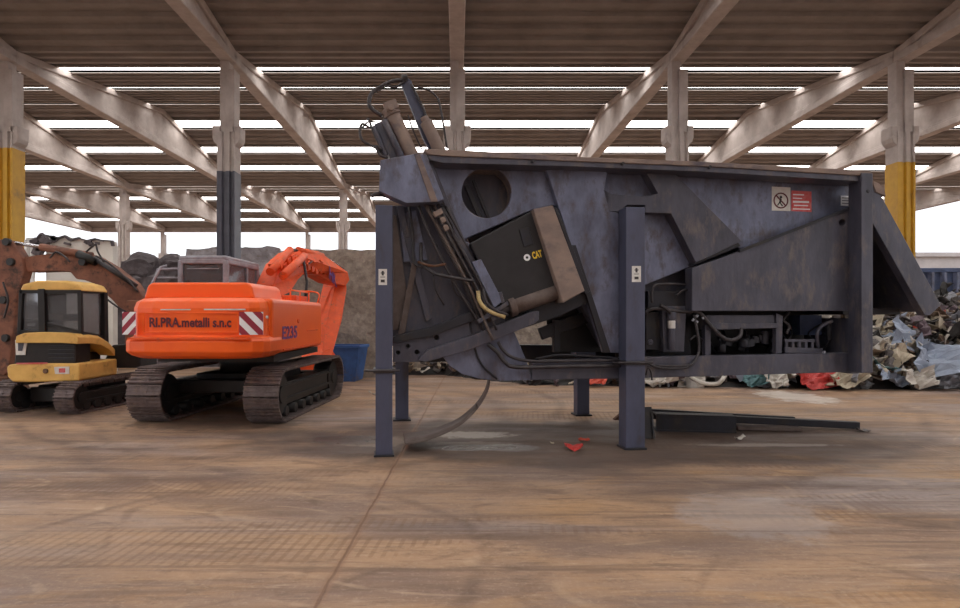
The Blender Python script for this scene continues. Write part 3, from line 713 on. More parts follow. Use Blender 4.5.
strip.add(vv, ff, True); part('hanging_strip', 'rusty_strip', strip, bevel=0)

# ------------------------------------------------------------------ scrap on the floor near the press
g = G(730, 432)
bm_ = thing('steel_girder', 'dark steel girder and pipe lying on the floor right of the near leg', 'girder', g)
m = MB(); a = G(656, 431); b_ = G(736, 433); a.z = b_.z = .02
A = Vector((a.x, a.y, 0)); B = Vector((b_.x, b_.y, 0)); d = (B-A).normalized(); nrm = Vector((-d.y, d.x, 0))
m.bar(A+Vector((0,0,.15)), B+Vector((0,0,.14)), .04, .26); m.bar(A+Vector((0,0,.015))+nrm*.1, B+Vector((0,0,.015))+nrm*.1, .26, .03); m.bar(A+Vector((0,0,.285))+nrm*.1, B+Vector((0,0,.275))+nrm*.1, .26, .03)
m.build('girder_web', 'steel_dark', bm_, world=True, bevel=.005)
m = MB(); a = W(650, 414, 10.9); b_ = W(858, 424, 10.55); m.bar(Vector((a.x, a.y, .2)), Vector((b_.x, b_.y, .08)), .14, .12); m.bar(Vector((a.x, a.y+.25, .24)), Vector((b_.x-.9, b_.y+.4, .12)), .1, .08)
m.build('long_bar', 'steel_dark', bm_, world=True, bevel=.01)
m = MB(); a = G(736, 430); b_ = G(800, 431); m.bar(Vector((a.x, a.y, .05)), Vector((b_.x, b_.y, .04)), .2, .06); m.build('flat_offcut', 'rusty_strip', bm_, world=True, bevel=.004)
pl_ = MB(); a = G(652, 440); pl_.bar(Vector((a.x-.02, a.y+.1, .0)), Vector((a.x-.02, a.y+.22, .5)), .16, .03, up=(0,1,0)); pl_.bar(Vector((a.x+.05, a.y+.12, 0)), Vector((a.x+.05, a.y+.22, .42)), .03, .14, up=(0,1,0))
tag(pl_.build('bent_plate', 'steel_dark', bevel=.004), 'small bent dark plate leaning against the right side of the near leg', 'scrap')
pl_ = MB(); a = G(620, 420); vsx = [(a.x-.12,a.y,0),(a.x+.3,a.y,0),(a.x+.3,a.y+.1,.3),(a.x+.12,a.y+.1,.34),(a.x+.02,a.y+.05,.12)]
pl_.prism([(p[0], p[2]) for p in vsx], [], lambda p, q: (p, a.y, q), lambda p, q: (p, a.y+.12, q))
tag(pl_.build('rusty_shard', 'rust', bevel=.01), 'rusty jagged shard standing just left of the near right leg', 'scrap')

def crumple(c, size, seed, mb, flat=.5, n=6, thick=.02, rot=None):
    """a dented, folded sheet of metal with thickness"""
    rnd = random.Random(seed); c = Vector(c)
    rot = rot or (Matrix.Rotation(rnd.uniform(0, 6.28), 3, 'Z') @ Matrix.Rotation(rnd.uniform(-1.2, 1.2), 3, 'X') @ Matrix.Rotation(rnd.uniform(-.8, .8), 3, 'Y'))
    off = Vector((rnd.uniform(-99, 99), rnd.uniform(-99, 99), seed*1.7))
    sx, sy = size if isinstance(size, tuple) else (size, size*rnd.uniform(.5, 1)); fold = rnd.uniform(.2, 1.2); fy = rnd.uniform(-.3, .3)
    vs = []
    for lay in (0, 1):
        for i in range(n+1):
            for j in range(n+1):
                x = i/n-.5; y = j/n-.5
                edge = .12*noise.noise(Vector((i*1.3, j*1.3, 0))+off)
                z = flat*.45*noise.noise(Vector((x*3, y*3, 0))+off)+flat*.25*noise.noise(Vector((x*8, y*8, 5))+off)+abs(x-fy)*fold*flat
                vs.append(c+rot @ Vector(((x+edge)*sx, (y+edge)*sy, z*max(sx, sy)-lay*thick)))
    k = (n+1)**2; fs = []
    idx = lambda i, j: i*(n+1)+j
    for i in range(n):
        for j in range(n):
            q = (idx(i,j), idx(i+1,j), idx(i+1,j+1), idx(i,j+1)); fs.append(q); fs.append(tuple(k+t for t in reversed(q)))
    per = [idx(i,0) for i in range(n)]+[idx(n,j) for j in range(n)]+[idx(i,n) for i in range(n,0,-1)]+[idx(0,j) for j in range(n,0,-1)]
    for a, b_ in zip(per, per[1:]+per[:1]): fs.append((a, a+k, b_+k, b_))
    mb.add(vs, fs); return mb
def lift(mb):                                    # set the piece down on the floor
    z = min(p.z for p in mb.v); 
    for p in mb.v: p.z -= z-.002
I3 = Matrix.Identity(3)
for nm, px, py, sz, mt, lb in (('red_rag', 574, 450, (.26,.2), 'red', 'crumpled red rag on the floor between the press legs'),
        ('paper_scrap', 740, 440, (.14,.1), 'white', 'small white paper scrap on the floor in front of the girder'),
        ('paper_scrap', 714, 424.5, (.07,.07), 'white', 'tiny white scrap lying on the girder side near the middle'),
        ('brick_shard', 584, 441, (.16,.1), 'orange_red', 'small pinkish shard right of the red rag'),
        ('metal_crumb', 862, 432, (.2,.12), 'grey', 'grey metal crumb on the floor right of the long bar'),
        ('paper_scrap', 552, 444, (.06,.05), 'cream', 'pale crumb left of the red rag under the press'),
        ('paper_scrap', 373, 395, (.2,.1), 'white', 'white scrap on the floor left of the near left leg behind the orange excavator')):
    m = MB(); p = G(px, py); crumple(p, sz, hash(lb) % 1 + len(lb), m, .5, 4, .01, I3); lift(m)
    tag(m.build(nm, SI[mt]), lb, 'litter')

# ------------------------------------------------------------------ the scrap heap behind
def heap_front(x): return 16.4+max(0, 12.1-x)*.08 if x > 2.2 else min(20.3, 17.2+(2.2-x)*1.15)
def heap_h(x, y):
    base = heap_front(x)
    t = max(0., min(1, (y-base)/2.6)); side = .22+.78*max(0, min(1, (x-6.)/6.))
    if x < 1.5: t = min(1, t*2.2)
    h = (t**.6)*2.55*side
    return h+.22*noise.noise(Vector((x*.8, y*.8, 3)))*t
core = MB(); nx, ny = 90, 26; vs = []; fs = []
x0_, x1_, y0_, y1_ = -2.3, 22, 16.0, 21.0
for i in range(nx+1):
    for j in range(ny+1):
        x = x0_+(x1_-x0_)*i/nx; y = y0_+(y1_-y0_)*j/ny
        h = heap_h(x, y)+.12*noise.noise(Vector((x*3, y*3, 9)))
        if j == ny or i == 0 or i == nx: h = -.05
        vs.append((x, y, max(h-.12, -.05)))
for i in range(nx):
    for j in range(ny):
        a = i*(ny+1)+j; fs.append((a, a+ny+1, a+ny+2, a+1))
core.add(vs, fs)
names = ['scrap_'+k for k in SI]; SL = list(SI.values())
core.cur = SL.index(SI['dark']); core.mi = [core.cur]*len(core.mi)
wts = [('white',12),('cream',8),('silver',10),('pale_blue',3),('grey',8),('brown',5),('dark',6),('black',4),('tan',6),('red',.4),('teal',.6),('orange_red',.4),('mauve',4)]
pool = [k for k, w_ in wts for _ in range(int(w_*5))]
def heap_piece(mb, x, y, s_, seed, kk=None):
    rnd = random.Random(seed); kk = kk or rnd.choice(pool); mb.cur = SL.index(SI[kk])
    z = max(.06, heap_h(x, y)+rnd.uniform(-.05, .12)); t = rnd.random()
    if t < .72: crumple((x, y, z+s_*.12), s_, seed, mb, rnd.uniform(.3, .9), 4, .02)
    elif t < .88:
        a = Vector((x, y, z)); d = Vector((rnd.uniform(-1,1), rnd.uniform(-1,1), rnd.uniform(-.3,.5)))*s_*.8
        b_ = a+d; b_.z = max(b_.z, .06); c_ = a+d*.5+Vector((0,0,rnd.uniform(.05,.3)))*s_
        mb.tube(smooth([a, c_, b_], 4), rnd.uniform(.015, .045), 6)
    else: mb.box((x, y, z+.05), (s_*.6, s_*.45, s_*.4), Matrix.Rotation(rnd.random()*3, 3, 'Z') @ Matrix.Rotation(rnd.random()*1.5, 3, 'X'))
rnd = random.Random(5); LOOSE = []
for k in range(1500):
    x = rnd.uniform(9., 18.5) if rnd.random() < .6 else rnd.uniform(-2.2, 12)
    fr = heap_front(x); y = fr+abs(rnd.gauss(0, 1))*1.4+rnd.uniform(-.1, .2)
    if y > 20.8: continue
    s_ = rnd.uniform(.2, .7)*(1 if rnd.random() < .85 else 1.6)*(.65 if x < 5 else 1)
    if s_ > .5 and y < fr+2.4 and len(LOOSE) < 110 and rnd.random() < .7: LOOSE.append((x, y, s_, 1000+k)); continue
    heap_piece(core, x, y, s_, 1000+k)
WORD = {'white': 'dirty white', 'cream': 'cream', 'silver': 'dull silver', 'pale_blue': 'pale blue', 'grey': 'dark grey', 'brown': 'brown', 'dark': 'near-black', 'black': 'black', 'tan': 'tan', 'mauve': 'mauve-grey'}
for x, y, s_, sd in LOOSE:
    r_ = random.Random(sd); kk = r_.choice(['white', 'white', 'white', 'cream', 'silver', 'silver', 'grey', 'grey', 'brown', 'tan', 'mauve', 'dark', 'dark'])
    m = MB(); z = heap_h(x, y); crumple((0, 0, 0), s_*.95, sd, m, r_.uniform(.3, .8), 6, .02)
    z += .08-min(p.z for p in m.v)*.45
    for p in m.v: p += Vector((x, y, max(z, -min(q.z for q in m.v)+.01) if False else z))
    zm = min(p.z for p in m.v)
    if zm < .01:
        for p in m.v: p.z += .01-zm
    tag(m.build('crumpled_scrap', SI[kk]), '%s crumpled scrap piece lying in the heap behind the press' % WORD[kk], 'scrap', '%s scrap pieces on the heap' % WORD[kk])
hp = core.build('scrap_heap', SL, label='sprawling heap of mixed crushed metal and plastic scrap behind the press', category='scrap heap', kind='stuff')

big = [('crumpled_sheet', 818, 380, 16.35, (1.1,.6), 'red', 'bright red crumpled sheet at the foot of the heap under the press rail'),
       ('crumpled_sheet', 909, 347, 17.0, (1.3,1.0), 'pale_blue', 'pale blue-grey dented sheet halfway up the heap right of the end post'),
       ('bent_sheet', 890, 322, 18.2, (1.3,.8), 'white', 'white bent sheet high on the heap just under the chute'),
       ('bent_sheet', 884, 361, 16.6, (1.0,.7), 'cream', 'cream torn sheet low on the heap beside the end post'),
       ('crushed_sheet', 938, 362, 16.3, (1.2,1.1), 'pale_blue', 'pale blue crushed sheet at the lower right edge of the picture'),
       ('bent_sheet', 948, 322, 18.0, (1.1,.8), 'cream', 'cream twisted sheet at the right edge below the blue container'),
       ('bent_sheet', 915, 380, 16.1, (.8,.5), 'white', 'white scrap sheet at the foot of the heap near the right edge'),
       ('bent_sheet', 951, 381, 16.1, (.8,.45), 'silver', 'silver scrap sheet on the floor at the far right foot of the heap'),
       ('bent_sheet', 888, 379, 16.3, (.9,.5), 'pale_blue', 'pale blue crushed sheet at the foot of the heap right of the end post'),
       ('bent_sheet', 754, 380, 16.5, (.6,.4), 'teal', 'teal plastic piece under the rail left of the red sheet'),
       ('bent_sheet', 772, 380, 16.5, (.7,.5), 'white', 'white plastic piece between the teal piece and the red sheet'),
       ('bent_sheet', 846, 380, 16.3, (.9,.55), 'cream', 'cream crumpled sheet under the rail right of the red sheet'),
       ('broken_crate', 597, 379, 16.9, (.5,.45), 'orange_red', 'orange-red broken crate seen behind the rear leg under the press'),
       ('bent_sheet', 658, 381, 16.8, (.9,.5), 'white', 'white bent sheet under the press just right of the near leg'),
       ('bent_sheet', 925, 338, 17.6, (1.0,.6), 'mauve', 'mauve-grey twisted sheet below the tip of the chute')]
for i, (nm, px, py, Y, sz, mt, lb) in enumerate(big):
    m = MB(); p = W(px, py, Y); p.z = max(p.z, .1); crumple(p, sz, 77+i*3, m, .55, 7, .02, Matrix.Rotation(R(52), 3, 'X') @ Matrix.Rotation(random.uniform(-.5, .5), 3, 'Z'))
    zm = min(q.z for q in m.v)
    if zm < .005:
        for q in m.v: q.z -= zm-.005
    tag(m.build(nm, SI[mt]), lb, 'scrap')
m = MB(); m.tube(smooth([W(690,377,16.7), W(702,383,16.5), W(716,384,16.5), W(722,380,16.5), W(727,371,16.7)], 5), .06, 8)
tag(m.build('bent_pipe', SI['white']), 'white bent pipe curling on the floor below the engine bay', 'scrap')

# ribbed blue container behind the heap, right edge
a = W(922, 268, 21); ct = thing('blue_container', 'dark blue ribbed scrap container behind the heap at the right edge', 'container', (a.x+3.2, 22.6, 0), R(-2))
ztop = CH+(316-268)/600*21.3
m = MB(); m.box((0, 0, ztop/2), (6, 2.2, ztop)); body = m.build('container_body', 'blue_container', ct, bevel=.03)
m = MB(); m.box((0, 0, ztop-.06), (6.16, 2.36, .16)); m.build('top_rim', 'blue_container', ct, bevel=.02)
m = MB(); m.box((0, 0, .12), (6.1, 2.3, .2)); m.build('base_rim', 'blue_container', ct, bevel=.02)
for k in range(14):
    m = MB(); x = -2.85+k*.44; m.add([(x-.1,-1.1,.2),(x-.04,-1.24,.2),(x+.04,-1.24,.2),(x+.1,-1.1,.2),(x-.1,-1.1,ztop-.14),(x-.04,-1.24,ztop-.14),(x+.04,-1.24,ztop-.14),(x+.1,-1.1,ztop-.14)],
          [(0,1,5,4),(1,2,6,5),(2,3,7,6),(4,5,6,7),(0,3,2,1),(0,4,7,3)]); m.build('rib', 'steel_blue', ct)

# ------------------------------------------------------------------ walls, bales at the back left
def rough_block(name, a, b_, mt, seed, amp=.12, res=.22, label=None, cat=None, rz=0, bul=0, **kw):
    """box between corners a,b with a broken, lumpy skin"""
    a = Vector(a); b_ = Vector(b_); c = (a+b_)/2; d = b_-a; bm = bmesh.new(); bmesh.ops.create_cube(bm, size=1)
    bmesh.ops.scale(bm, vec=d, verts=bm.verts)
    cuts = min(60, max(2, int(max(d)/res)))
    # subdivide each edge direction evenly
    for ax in range(3):
        n = max(1, int(d[ax]/res)); es = [e for e in bm.edges if abs((e.verts[0].co-e.verts[1].co)[ax]) > d[ax]*.9]
        for q in range(1, n):
            pos = -d[ax]/2+d[ax]*q/n; no = Vector((0,0,0)); no[ax] = 1; co_ = Vector((0,0,0)); co_[ax] = pos
            bmesh.ops.bisect_plane(bm, geom=bm.verts[:]+bm.edges[:]+bm.faces[:], plane_co=co_, plane_no=no)
    off = Vector((seed*3.1, seed*7.7, seed))
    for v in bm.verts:
        p = v.co+off; q = v.co.copy()
        n_ = Vector((noise.noise(p*1.1), noise.noise(p*1.1+Vector((9,0,0))), noise.noise(p*1.1+Vector((0,9,0)))))*amp
        n_ += Vector((noise.noise(p*4), noise.noise(p*4+Vector((9,0,0))), noise.noise(p*4+Vector((0,9,0)))))*amp*.5
        if bul:
            r_ = Vector((q.x/d.x, q.y/d.y, q.z/d.z))*2; L_ = r_.length; mx_ = max(abs(t) for t in r_)
            if L_ > 0: k = mx_/L_; v.co = v.co*(1-bul)+v.co*k*bul*1.15
        if q.z > -d.z/2+.01: v.co += n_
    bmesh.ops.triangulate(bm, faces=bm.faces)
    me = bpy.data.meshes.new(name); bm.to_mesh(me); bm.free(); me.materials.append(MATS[mt] if isinstance(mt, str) else mt)
    for v in me.vertices:
        if v.co.z < -d.z/2+.0: v.co.z = -d.z/2
    o = bpy.data.objects.new(name, me); COL.objects.link(o); o.location = c; o.rotation_euler.z = rz
    if label: tag(o, label, cat)
    for k, val in kw.items(): o[k] = val
    return o
# rough wall between excavator and press
Yw = 19.45; xa = W(291, 0, Yw).x; xb = W(386, 0, Yw).x; zt = W(0, 249, Yw).z
rough_block('rough_wall', (xa, Yw, 0), (xb, Yw+.9, zt), 'crumb_wall', 3, .09, .2, 'tall rough crumbling wall of compressed material behind the orange boom', 'wall')
rough_block('rough_wall', (xb+.1, 21.4, 0), (8.5, 22.2, 2.9), 'crumb_wall', 8, .09, .25, 'lower rough wall seen beneath the baling press', 'wall')
a = W(186, 248, 30); b_ = W(279, 248, 30)
rough_block('bale_stack', (a.x, 30, 0), (b_.x, 32, a.z), 'bale_grey', 5, .16, .28, 'grey block of compressed bales behind the cab of the orange excavator', 'bales')
for px0, px1, py, lb, sd in ((117, 147, 258, 'dark rounded heap right of the white panel wall', 2), (152, 187, 259, 'dark rounded heap left of the grey bale block', 6)):
    Yh = 27.5 if sd == 2 else 30.3; a = W(px0, py, Yh); b_ = W(px1, py, Yh)
    rough_block('tyre_heap', (a.x, Yh, 0), (b_.x, Yh+1.8, a.z+.2), 'bale_dark', sd, .22, .22, lb, 'heap', bul=.45)
a = W(100, 278, 24); b_ = W(300, 278, 24)
rough_block('dark_debris_bank', (a.x, 23.6, 0), (b_.x, 25, a.z), 'bale_dark', 11, .35, .3, 'low dark bank of debris behind both excavators', 'heap')
a = W(-30, 305, 20.5); b_ = W(60, 305, 20.5)
rough_block('brown_debris_bank', (a.x, 19.5, 0), (b_.x, 20.6, a.z), 'bale_dark', 15, .3, .3, 'brown bank of debris behind the yellow mini excavator cab', 'heap')
# white panel wall with broken top
Yp = 21.5; wp = thing('panel_wall', 'dirty white panel wall with ragged dark top edge behind the mini excavator', 'wall', W(80, 0, Yp).xy.to_3d())
top = [(46,236),(58,238),(66,236),(70,240),(80,238),(88,241),(96,239),(104,241),(112,241),(113,246)]
m = MB(); pl = [(W(x, y, Yp).x, W(x, y, Yp).z) for x, y in top]; pl = [(pl[0][0], 0)]+pl+[(pl[-1][0], 0)]
m.prism(pl, [], lambda p, q: (p, Yp, q), lambda p, q: (p, Yp+.3, q)); m.build('panel', 'white_panel', wp, world=True)
m = MB(); P_ = [W(x, y, Yp-.02) for x, y in top]
for i in range(len(P_)-1):
    m.bar(P_[i]+Vector((0,0,random.uniform(-.02,.03))), P_[i+1], .12, random.uniform(.04,.08))
for k in range(7):
    x = random.uniform(46, 112); p = W(x, 239+random.uniform(-1, 5), Yp-.08); m.box(p, (random.uniform(.1,.3), .1, random.uniform(.06,.16)), Matrix.Rotation(random.random(), 3, 'Y'))
m.build('ragged_edge', 'bale_dark', wp, world=True)
m = MB()
for x in (29, 34): m.cyl(Vector((W(x,0,Yp).x, Yp-.3, 0)), W(x, 238, Yp-.3), .09, 12)
m.tube([W(26,240,Yp-.4), W(26,330,Yp-.4)], .05, 8)
m.build('white_post', 'white_paint', wp, world=True)
m = MB(); 
for (x, y) in ((36,243),(41,247),(45,241),(38,252)): m.box(W(x, y, Yp-.4), (.3,.2,.25), Matrix.Rotation(random.random()*2, 3, 'Y'))
m.tube(smooth([W(38,238,Yp-.4), W(42,234,Yp-.4), W(45,240,Yp-.4), W(40,249,Yp-.4)], 4), .06, 8)
m.build('twisted_scrap', 'bale_dark', wp, world=True)
# blue skip behind the orange bucket
a = W(336, 377, 19.0); sk = thing('blue_skip', 'small blue metal skip behind the orange excavator arm', 'skip', (W(345,0,18.7).x, 18.7, 0), R(-8))
h_ = CH+(316-346)/600*18.7
m = MB(); m.add([(-.45,-.4,0),(.45,-.4,0),(.45,.4,0),(-.45,.4,0),(-.6,-.5,h_),(.6,-.5,h_),(.6,.5,h_),(-.6,.5,h_)], [(0,1,5,4),(1,2,6,5),(2,3,7,6),(3,0,4,7),(0,3,2,1),(4,5,6,7)])
m.build('skip_body', 'blue_skip', sk, bevel=.02)
m = MB(); m.box((0,-.5,h_), (1.25,.08,.08)); m.box((0,.5,h_), (1.25,.08,.08)); m.box((-.6,0,h_), (.08,1,.08)); m.box((.6,0,h_), (.08,1,.08)); m.build('skip_rim', 'blue_skip', sk)

# ------------------------------------------------------------------ tracks shared by both excavators
def track_unit(root, M, x0, x1, yr, yf, r, zc, nshoe, sprocket=True, slope=0):
    """one crawler track: shoes loop + frame + rollers"""
    w_ = x1-x0; xc = (x0+x1)/2
    Ls = yf-yr; per = 2*Ls+2*math.pi*r
    def at(s_):
        s_ %= per
        if s_ < Ls: return (yr+s_, zc+r+slope*math.sin(math.pi*s_/Ls)*0, 0)          # top run, forward
        s_ -= Ls
        if s_ < math.pi*r: q = s_/r; return (yf+math.sin(q)*r, zc+math.cos(q)*r, q)
        s_ -= math.pi*r
        if s_ < Ls: return (yf-s_, zc-r, math.pi)
        s_ -= Ls; q = s_/r; return (yr-math.sin(q)*r, zc-math.cos(q)*r, math.pi+q)
    m = MB(M); pitch = per/nshoe
    for k in range(nshoe):
        y, z, q = at(k*pitch); rt = Matrix.Rotation(-q, 3, 'X'); c = Vector((xc, y, z))
        m.box(c, (w_, pitch*.94, .03), rt)
        for o_ in (-.38, 0, .38): m.box(c+rt @ Vector((0, o_*pitch, .025)), (w_, pitch*.09, .035), rt)
        m.box(c+rt @ Vector((0, 0, .018)), (w_*.2, pitch*.5, .02), rt)
        m.box(c+rt @ Vector((0, 0, -.05)), (.18, pitch*.8, .08), rt)
    tr = m.build('track', 'track_steel', root)
    m = MB(M); m.box((xc, (yr+yf)/2, zc-.02), (w_*.5, Ls, r*.9)); m.box((xc+w_*.28, (yr+yf)/2, zc+r*.3), (.06, Ls*.95, .05)); m.box((xc+w_*.28, (yr+yf)/2, zc-r*.25), (.06, Ls*.95, .05))
    m.build('track_frame', 'black_metal', root, bevel=.01)
    for yy, nm, teeth in ((yr, 'sprocket', True), (yf, 'idler', False)):
        m = MB(M); m.cyl((xc-w_*.3, yy, zc), (xc+w_*.3, yy, zc), r*.78, 24); m.cyl((xc-w_*.36, yy, zc), (xc+w_*.36, yy, zc), r*.35, 18)
        for k in range(14 if teeth else 0):
            q = 2*math.pi*k/14; m.box((xc, yy+math.cos(q)*r*.85, zc+math.sin(q)*r*.85), (.07, r*.2, r*.12), Matrix.Rotation(q, 3, 'X'))
        m.build(nm, 'black_metal', root, bevel=.005)
    nr = 7
    for k in range(nr):
        yy = yr+Ls*(k+.5)/nr; m = MB(M); m.cyl((xc-w_*.34, yy, zc-r+.13), (xc+w_*.34, yy, zc-r+.13), .1, 14); m.build('roller', 'black_metal', root)
    m = MB(M); m.box2((x0, yr, .0), (x1, yf, .012)) if False else None
    return tr

# ------------------------------------------------------------------ orange excavator
EX = (-4.5, 13.0, 0); EY = R(-4.6)
ex = thing('orange_excavator', 'large orange tracked excavator seen from behind left of the press', 'excavator', EX, EY)
for x0, x1 in ((-1.45, -.79), (.78, 1.44)): track_unit(ex, None, x0, x1, -1.55, 1.85, .48, .515, 46)
m = MB(); m.box((0, .1, .62), (1.7, 1.5, .4)); m.bar((-1.1,-.9,.6), (1.1,-.9,.6), .4, .25); m.bar((-1.1,1.1,.6), (1.1,1.1,.6), .4, .25); m.build('undercarriage', 'black_metal', ex, bevel=.02)
m = MB(); m.cyl((0,.05,.8), (0,.05,1.28), .62, 32); m.build('slew_ring', 'black_metal', ex)
# upper structure: own turn
RM = Matrix.Translation(EX) @ Matrix.Rotation(EY, 4, 'Z')
UM = RM.inverted() @ Matrix.Translation((-4.5, 13.0, 0)) @ Matrix.Rotation(R(-1.5), 4, 'Z')
UMW = RM @ UM
# counterweight: curved plan, shaped profile. local y = -2.8 at the back
def cw_outline(inset=0., yb=-2.8):
    w = 1.27-inset; pts = []
    back = [(-w, -1.7), (-w, yb+.42), (-w+.06, yb+.24), (-w+.2, yb+.1), (-w+.5, yb+.03), (0, yb-.0), (w-.5, yb+.03), (w-.2, yb+.1), (w-.06, yb+.24), (w, yb+.42), (w, -1.7)]
    return [(x, y+ (inset if y < -1.8 else 0)) for x, y in back]
levels = [(1.26, .16), (1.31, .06), (1.38, .0), (1.57, .0), (1.62, .04), (1.65, .09), (2.14, .09), (2.25, .12), (2.31, .2), (2.33, .34)]
m = MB(UM); rings = []
for z, ins in levels: rings.append([(x, y, z) for x, y in cw_outline(ins)])
n = len(rings[0]); vs = [p for r_ in rings for p in r_]; fs = []
for i in range(len(rings)-1):
    for k in range(n): fs.append((i*n+k, i*n+(k+1) % n, (i+1)*n+(k+1) % n, (i+1)*n+k))
fs.append(tuple(range(n))); fs.append(tuple((len(rings)-1)*n+k for k in reversed(range(n))))
m.add(vs, fs); cw = m.build('counterweight', 'orange', ex, bevel=.02, bseg=3)
# engine hood and side boxes
def rbox(a, b_, mt, nm, bev=.06, par=ex): mm = MB(UM); mm.box2(a, b_); return mm.build(nm, mt, par, bevel=bev, bseg=3)
rbox((-1.24,-1.72,1.28), (-.5,1.35,2.3), 'orange', 'left_housing')
sh_ = rbox((.42,-2.2,1.3), (1.24,1.35,2.32), 'orange', 'right_housing', .08)
rbox((-.52,-1.72,1.28), (.44,.3,2.32), 'orange', 'centre_housing')
m = MB(UM); m.prism([(-1.05, 2.3), (-.98, 2.54), (-.9, 2.6), (.82, 2.6), (.9, 2.54), (.96, 2.3)], [], lambda p, q: (p, -2.3, q), lambda p, q: (p, -.7, q)); hood = m.build('engine_hood', 'orange', ex, bevel=.04, bseg=3)
m = MB(UM); m.prism([(-1.1, 1.14), (1.1, 1.14), (1.1, 1.27), (-1.1, 1.27)], [], lambda p, q: (p, -1.7, q), lambda p, q: (p, 1.5, q)); m.build('deck', 'black_metal', ex)
m = MB(UM); m.prism([(-.52,2.10),(.0,2.10),(.0,2.12),(-.52,2.12)], [], lambda p, q: (p, -2.715, q), lambda p, q: (p, -2.68, q)); m.prism([(.06,2.10),(.92,2.10),(.92,2.125),(.06,2.125)], [], lambda p, q: (p, -2.7, q), lambda p, q: (p, -2.62, q))
m.build('ridge_glint', 'white_paint', cw)  # white strips paint the light reflected along the upper ridge
# name panel frame
m = MB(UM)
zs0, zs1, xs0, xs1 = 1.72, 2.05, -.82, .82
for a, b_ in (((xs0,zs0),(xs1,zs0)), ((xs1,zs0),(xs1,zs1)), ((xs1,zs1),(xs0,zs1)), ((xs0,zs1),(xs0,zs0))): m.bar((a[0],-2.705,a[1]), (b_[0],-2.705,b_[1]), .025, .025, up=(0,1,0))
m.build('name_frame', 'orange', cw, bevel=.006)
m = MB(UM); vs, fs = text_mesh('RI.PRA.metalli s.n.c', 1.42, .17, .03); m.add([v+Vector((-.0,-2.715,1.89)) for v in vs], fs); m.build('lettering', 'letter_dark', cw)
m = MB(UM); m.prism([(-1.04,1.6),(1.04,1.6),(1.04,1.63),(-1.04,1.63)], [], lambda p, q: (p, -2.81, q), lambda p, q: (p, -2.7, q))
m.build('ledge_edge', 'scrap_x' if False else 'orange_dirty', cw)
# chevron plates (white ground, red diagonals)
def chevron(x0, x1, z0, z1, y, dirn, parent, ry=0.):
    piv = Vector(((x0+x1)/2, y, 0)); rt = Matrix.Rotation(ry, 3, 'Z'); T = lambda p, q, dy: piv+rt @ Vector((p-piv.x, dy, q))
    m = MB(UM); m.prism([(x0,z0),(x1,z0),(x1,z1),(x0,z1)], [], lambda p, q: T(p, q, -.012), lambda p, q: T(p, q, 0)); c = m.build('warning_board', 'letter_white', parent)
    m = MB(UM); w_ = x1-x0; h = z1-z0; sw = .36*(w_+h)*.5
    for k in (-1, 0, 1):
        o_ = k*2*sw; q = []
        # stripe: clip of band in the rectangle, sampled
        band = lambda x, z: ((x-x0)*dirn if dirn > 0 else (x1-x))+(z-z0)*1.0-(w_+h)/2-o_
        poly = [(x0,z0),(x1,z0),(x1,z1),(x0,z1)]
        for sg_, lim in ((1, sw/2), (-1, sw/2)):
            out = []
            for i in range(len(poly)):
                a = poly[i]; b2 = poly[(i+1) % len(poly)]; fa = sg_*band(*a)-lim; fb = sg_*band(*b2)-lim
                if fa <= 0: out.append(a)
                if fa*fb < 0: t = fa/(fa-fb); out.append((a[0]+(b2[0]-a[0])*t, a[1]+(b2[1]-a[1])*t))
            poly = out
            if len(poly) < 3: break
        if len(poly) >= 3: m.prism(poly, [], lambda p, q: T(p, q, -.016), lambda p, q: T(p, q, -.011))
    m.build('red_stripes', 'chevron_red', c)
chevron(.87, 1.22, 1.87, 2.29, -2.66, 1, cw, R(7)) if False else None
def solve_x(px, y):                              # upper-frame x whose point (x,y) projects to px
    lo, hi = -2.5, 2.5
    for _ in range(40):
        mid = (lo+hi)/2; p = UMW @ Vector((mid, y, 2)); q = CX+F*p.x/p.y
        if q < px: lo = mid
        else: hi = mid
    return lo
chevron(solve_x(241,-2.69), solve_x(241,-2.69)+.4, 1.68, 2.07, -2.745, 1, cw, R(4))
chevron(-1.19, -.93, 1.68, 2.07, -2.715, -1, cw, R(-9))
# E235 on the right side
m = MB(UM); vs, fs = text_mesh('E235', .95, .25, .02)
m.add([Vector((1.245+(-v.y)*1, v.x-1.16, v.z+1.68)) for v in vs], [tuple(reversed(f_)) for f_ in fs]); m.build('lettering', 'letter_purple', sh_)
m = MB(UM); m.box((1.245,.5,1.68), (.01,.9,.03)); m.box((1.25,-.2,1.36), (.02,2.8,.03)); m.cyl((1.235,-.6,1.9), (1.26,-.6,1.9), .05, 12); m.build('panel_trim', 'orange_dirty', sh_)
m = MB(UM); m.cyl((1.16,-2.3,1.98), (1.2,-2.3,1.98), .03, 10); m.build('lock_cap', 'white_paint', cw)
# handrails on top right
m = MB(UM)
for y in (-.5, .2, .9): m.cyl((1.05,y,2.3), (1.05,y,2.54), .018, 8)
m.hose([(1.05,-.5,2.54),(1.05,.9,2.54)], .018); m.hose([(1.15,1.3,2.3),(1.15,1.3,2.55),(.6,1.3,2.6)], .018); m.build('handrail', 'orange', ex)
m = MB(UM); m.box((.7,.7,2.38), (.5,.9,.16)); m.build('tool_box', 'orange_dirty', ex, bevel=.02)
m = MB(UM); m.box((-.9,-.9,2.66), (.1,.1,.1)); m.cyl((.15,-1.3,2.58), (.15,-1.3,2.66), .05, 12); m.build('exhaust', 'black_metal', ex)
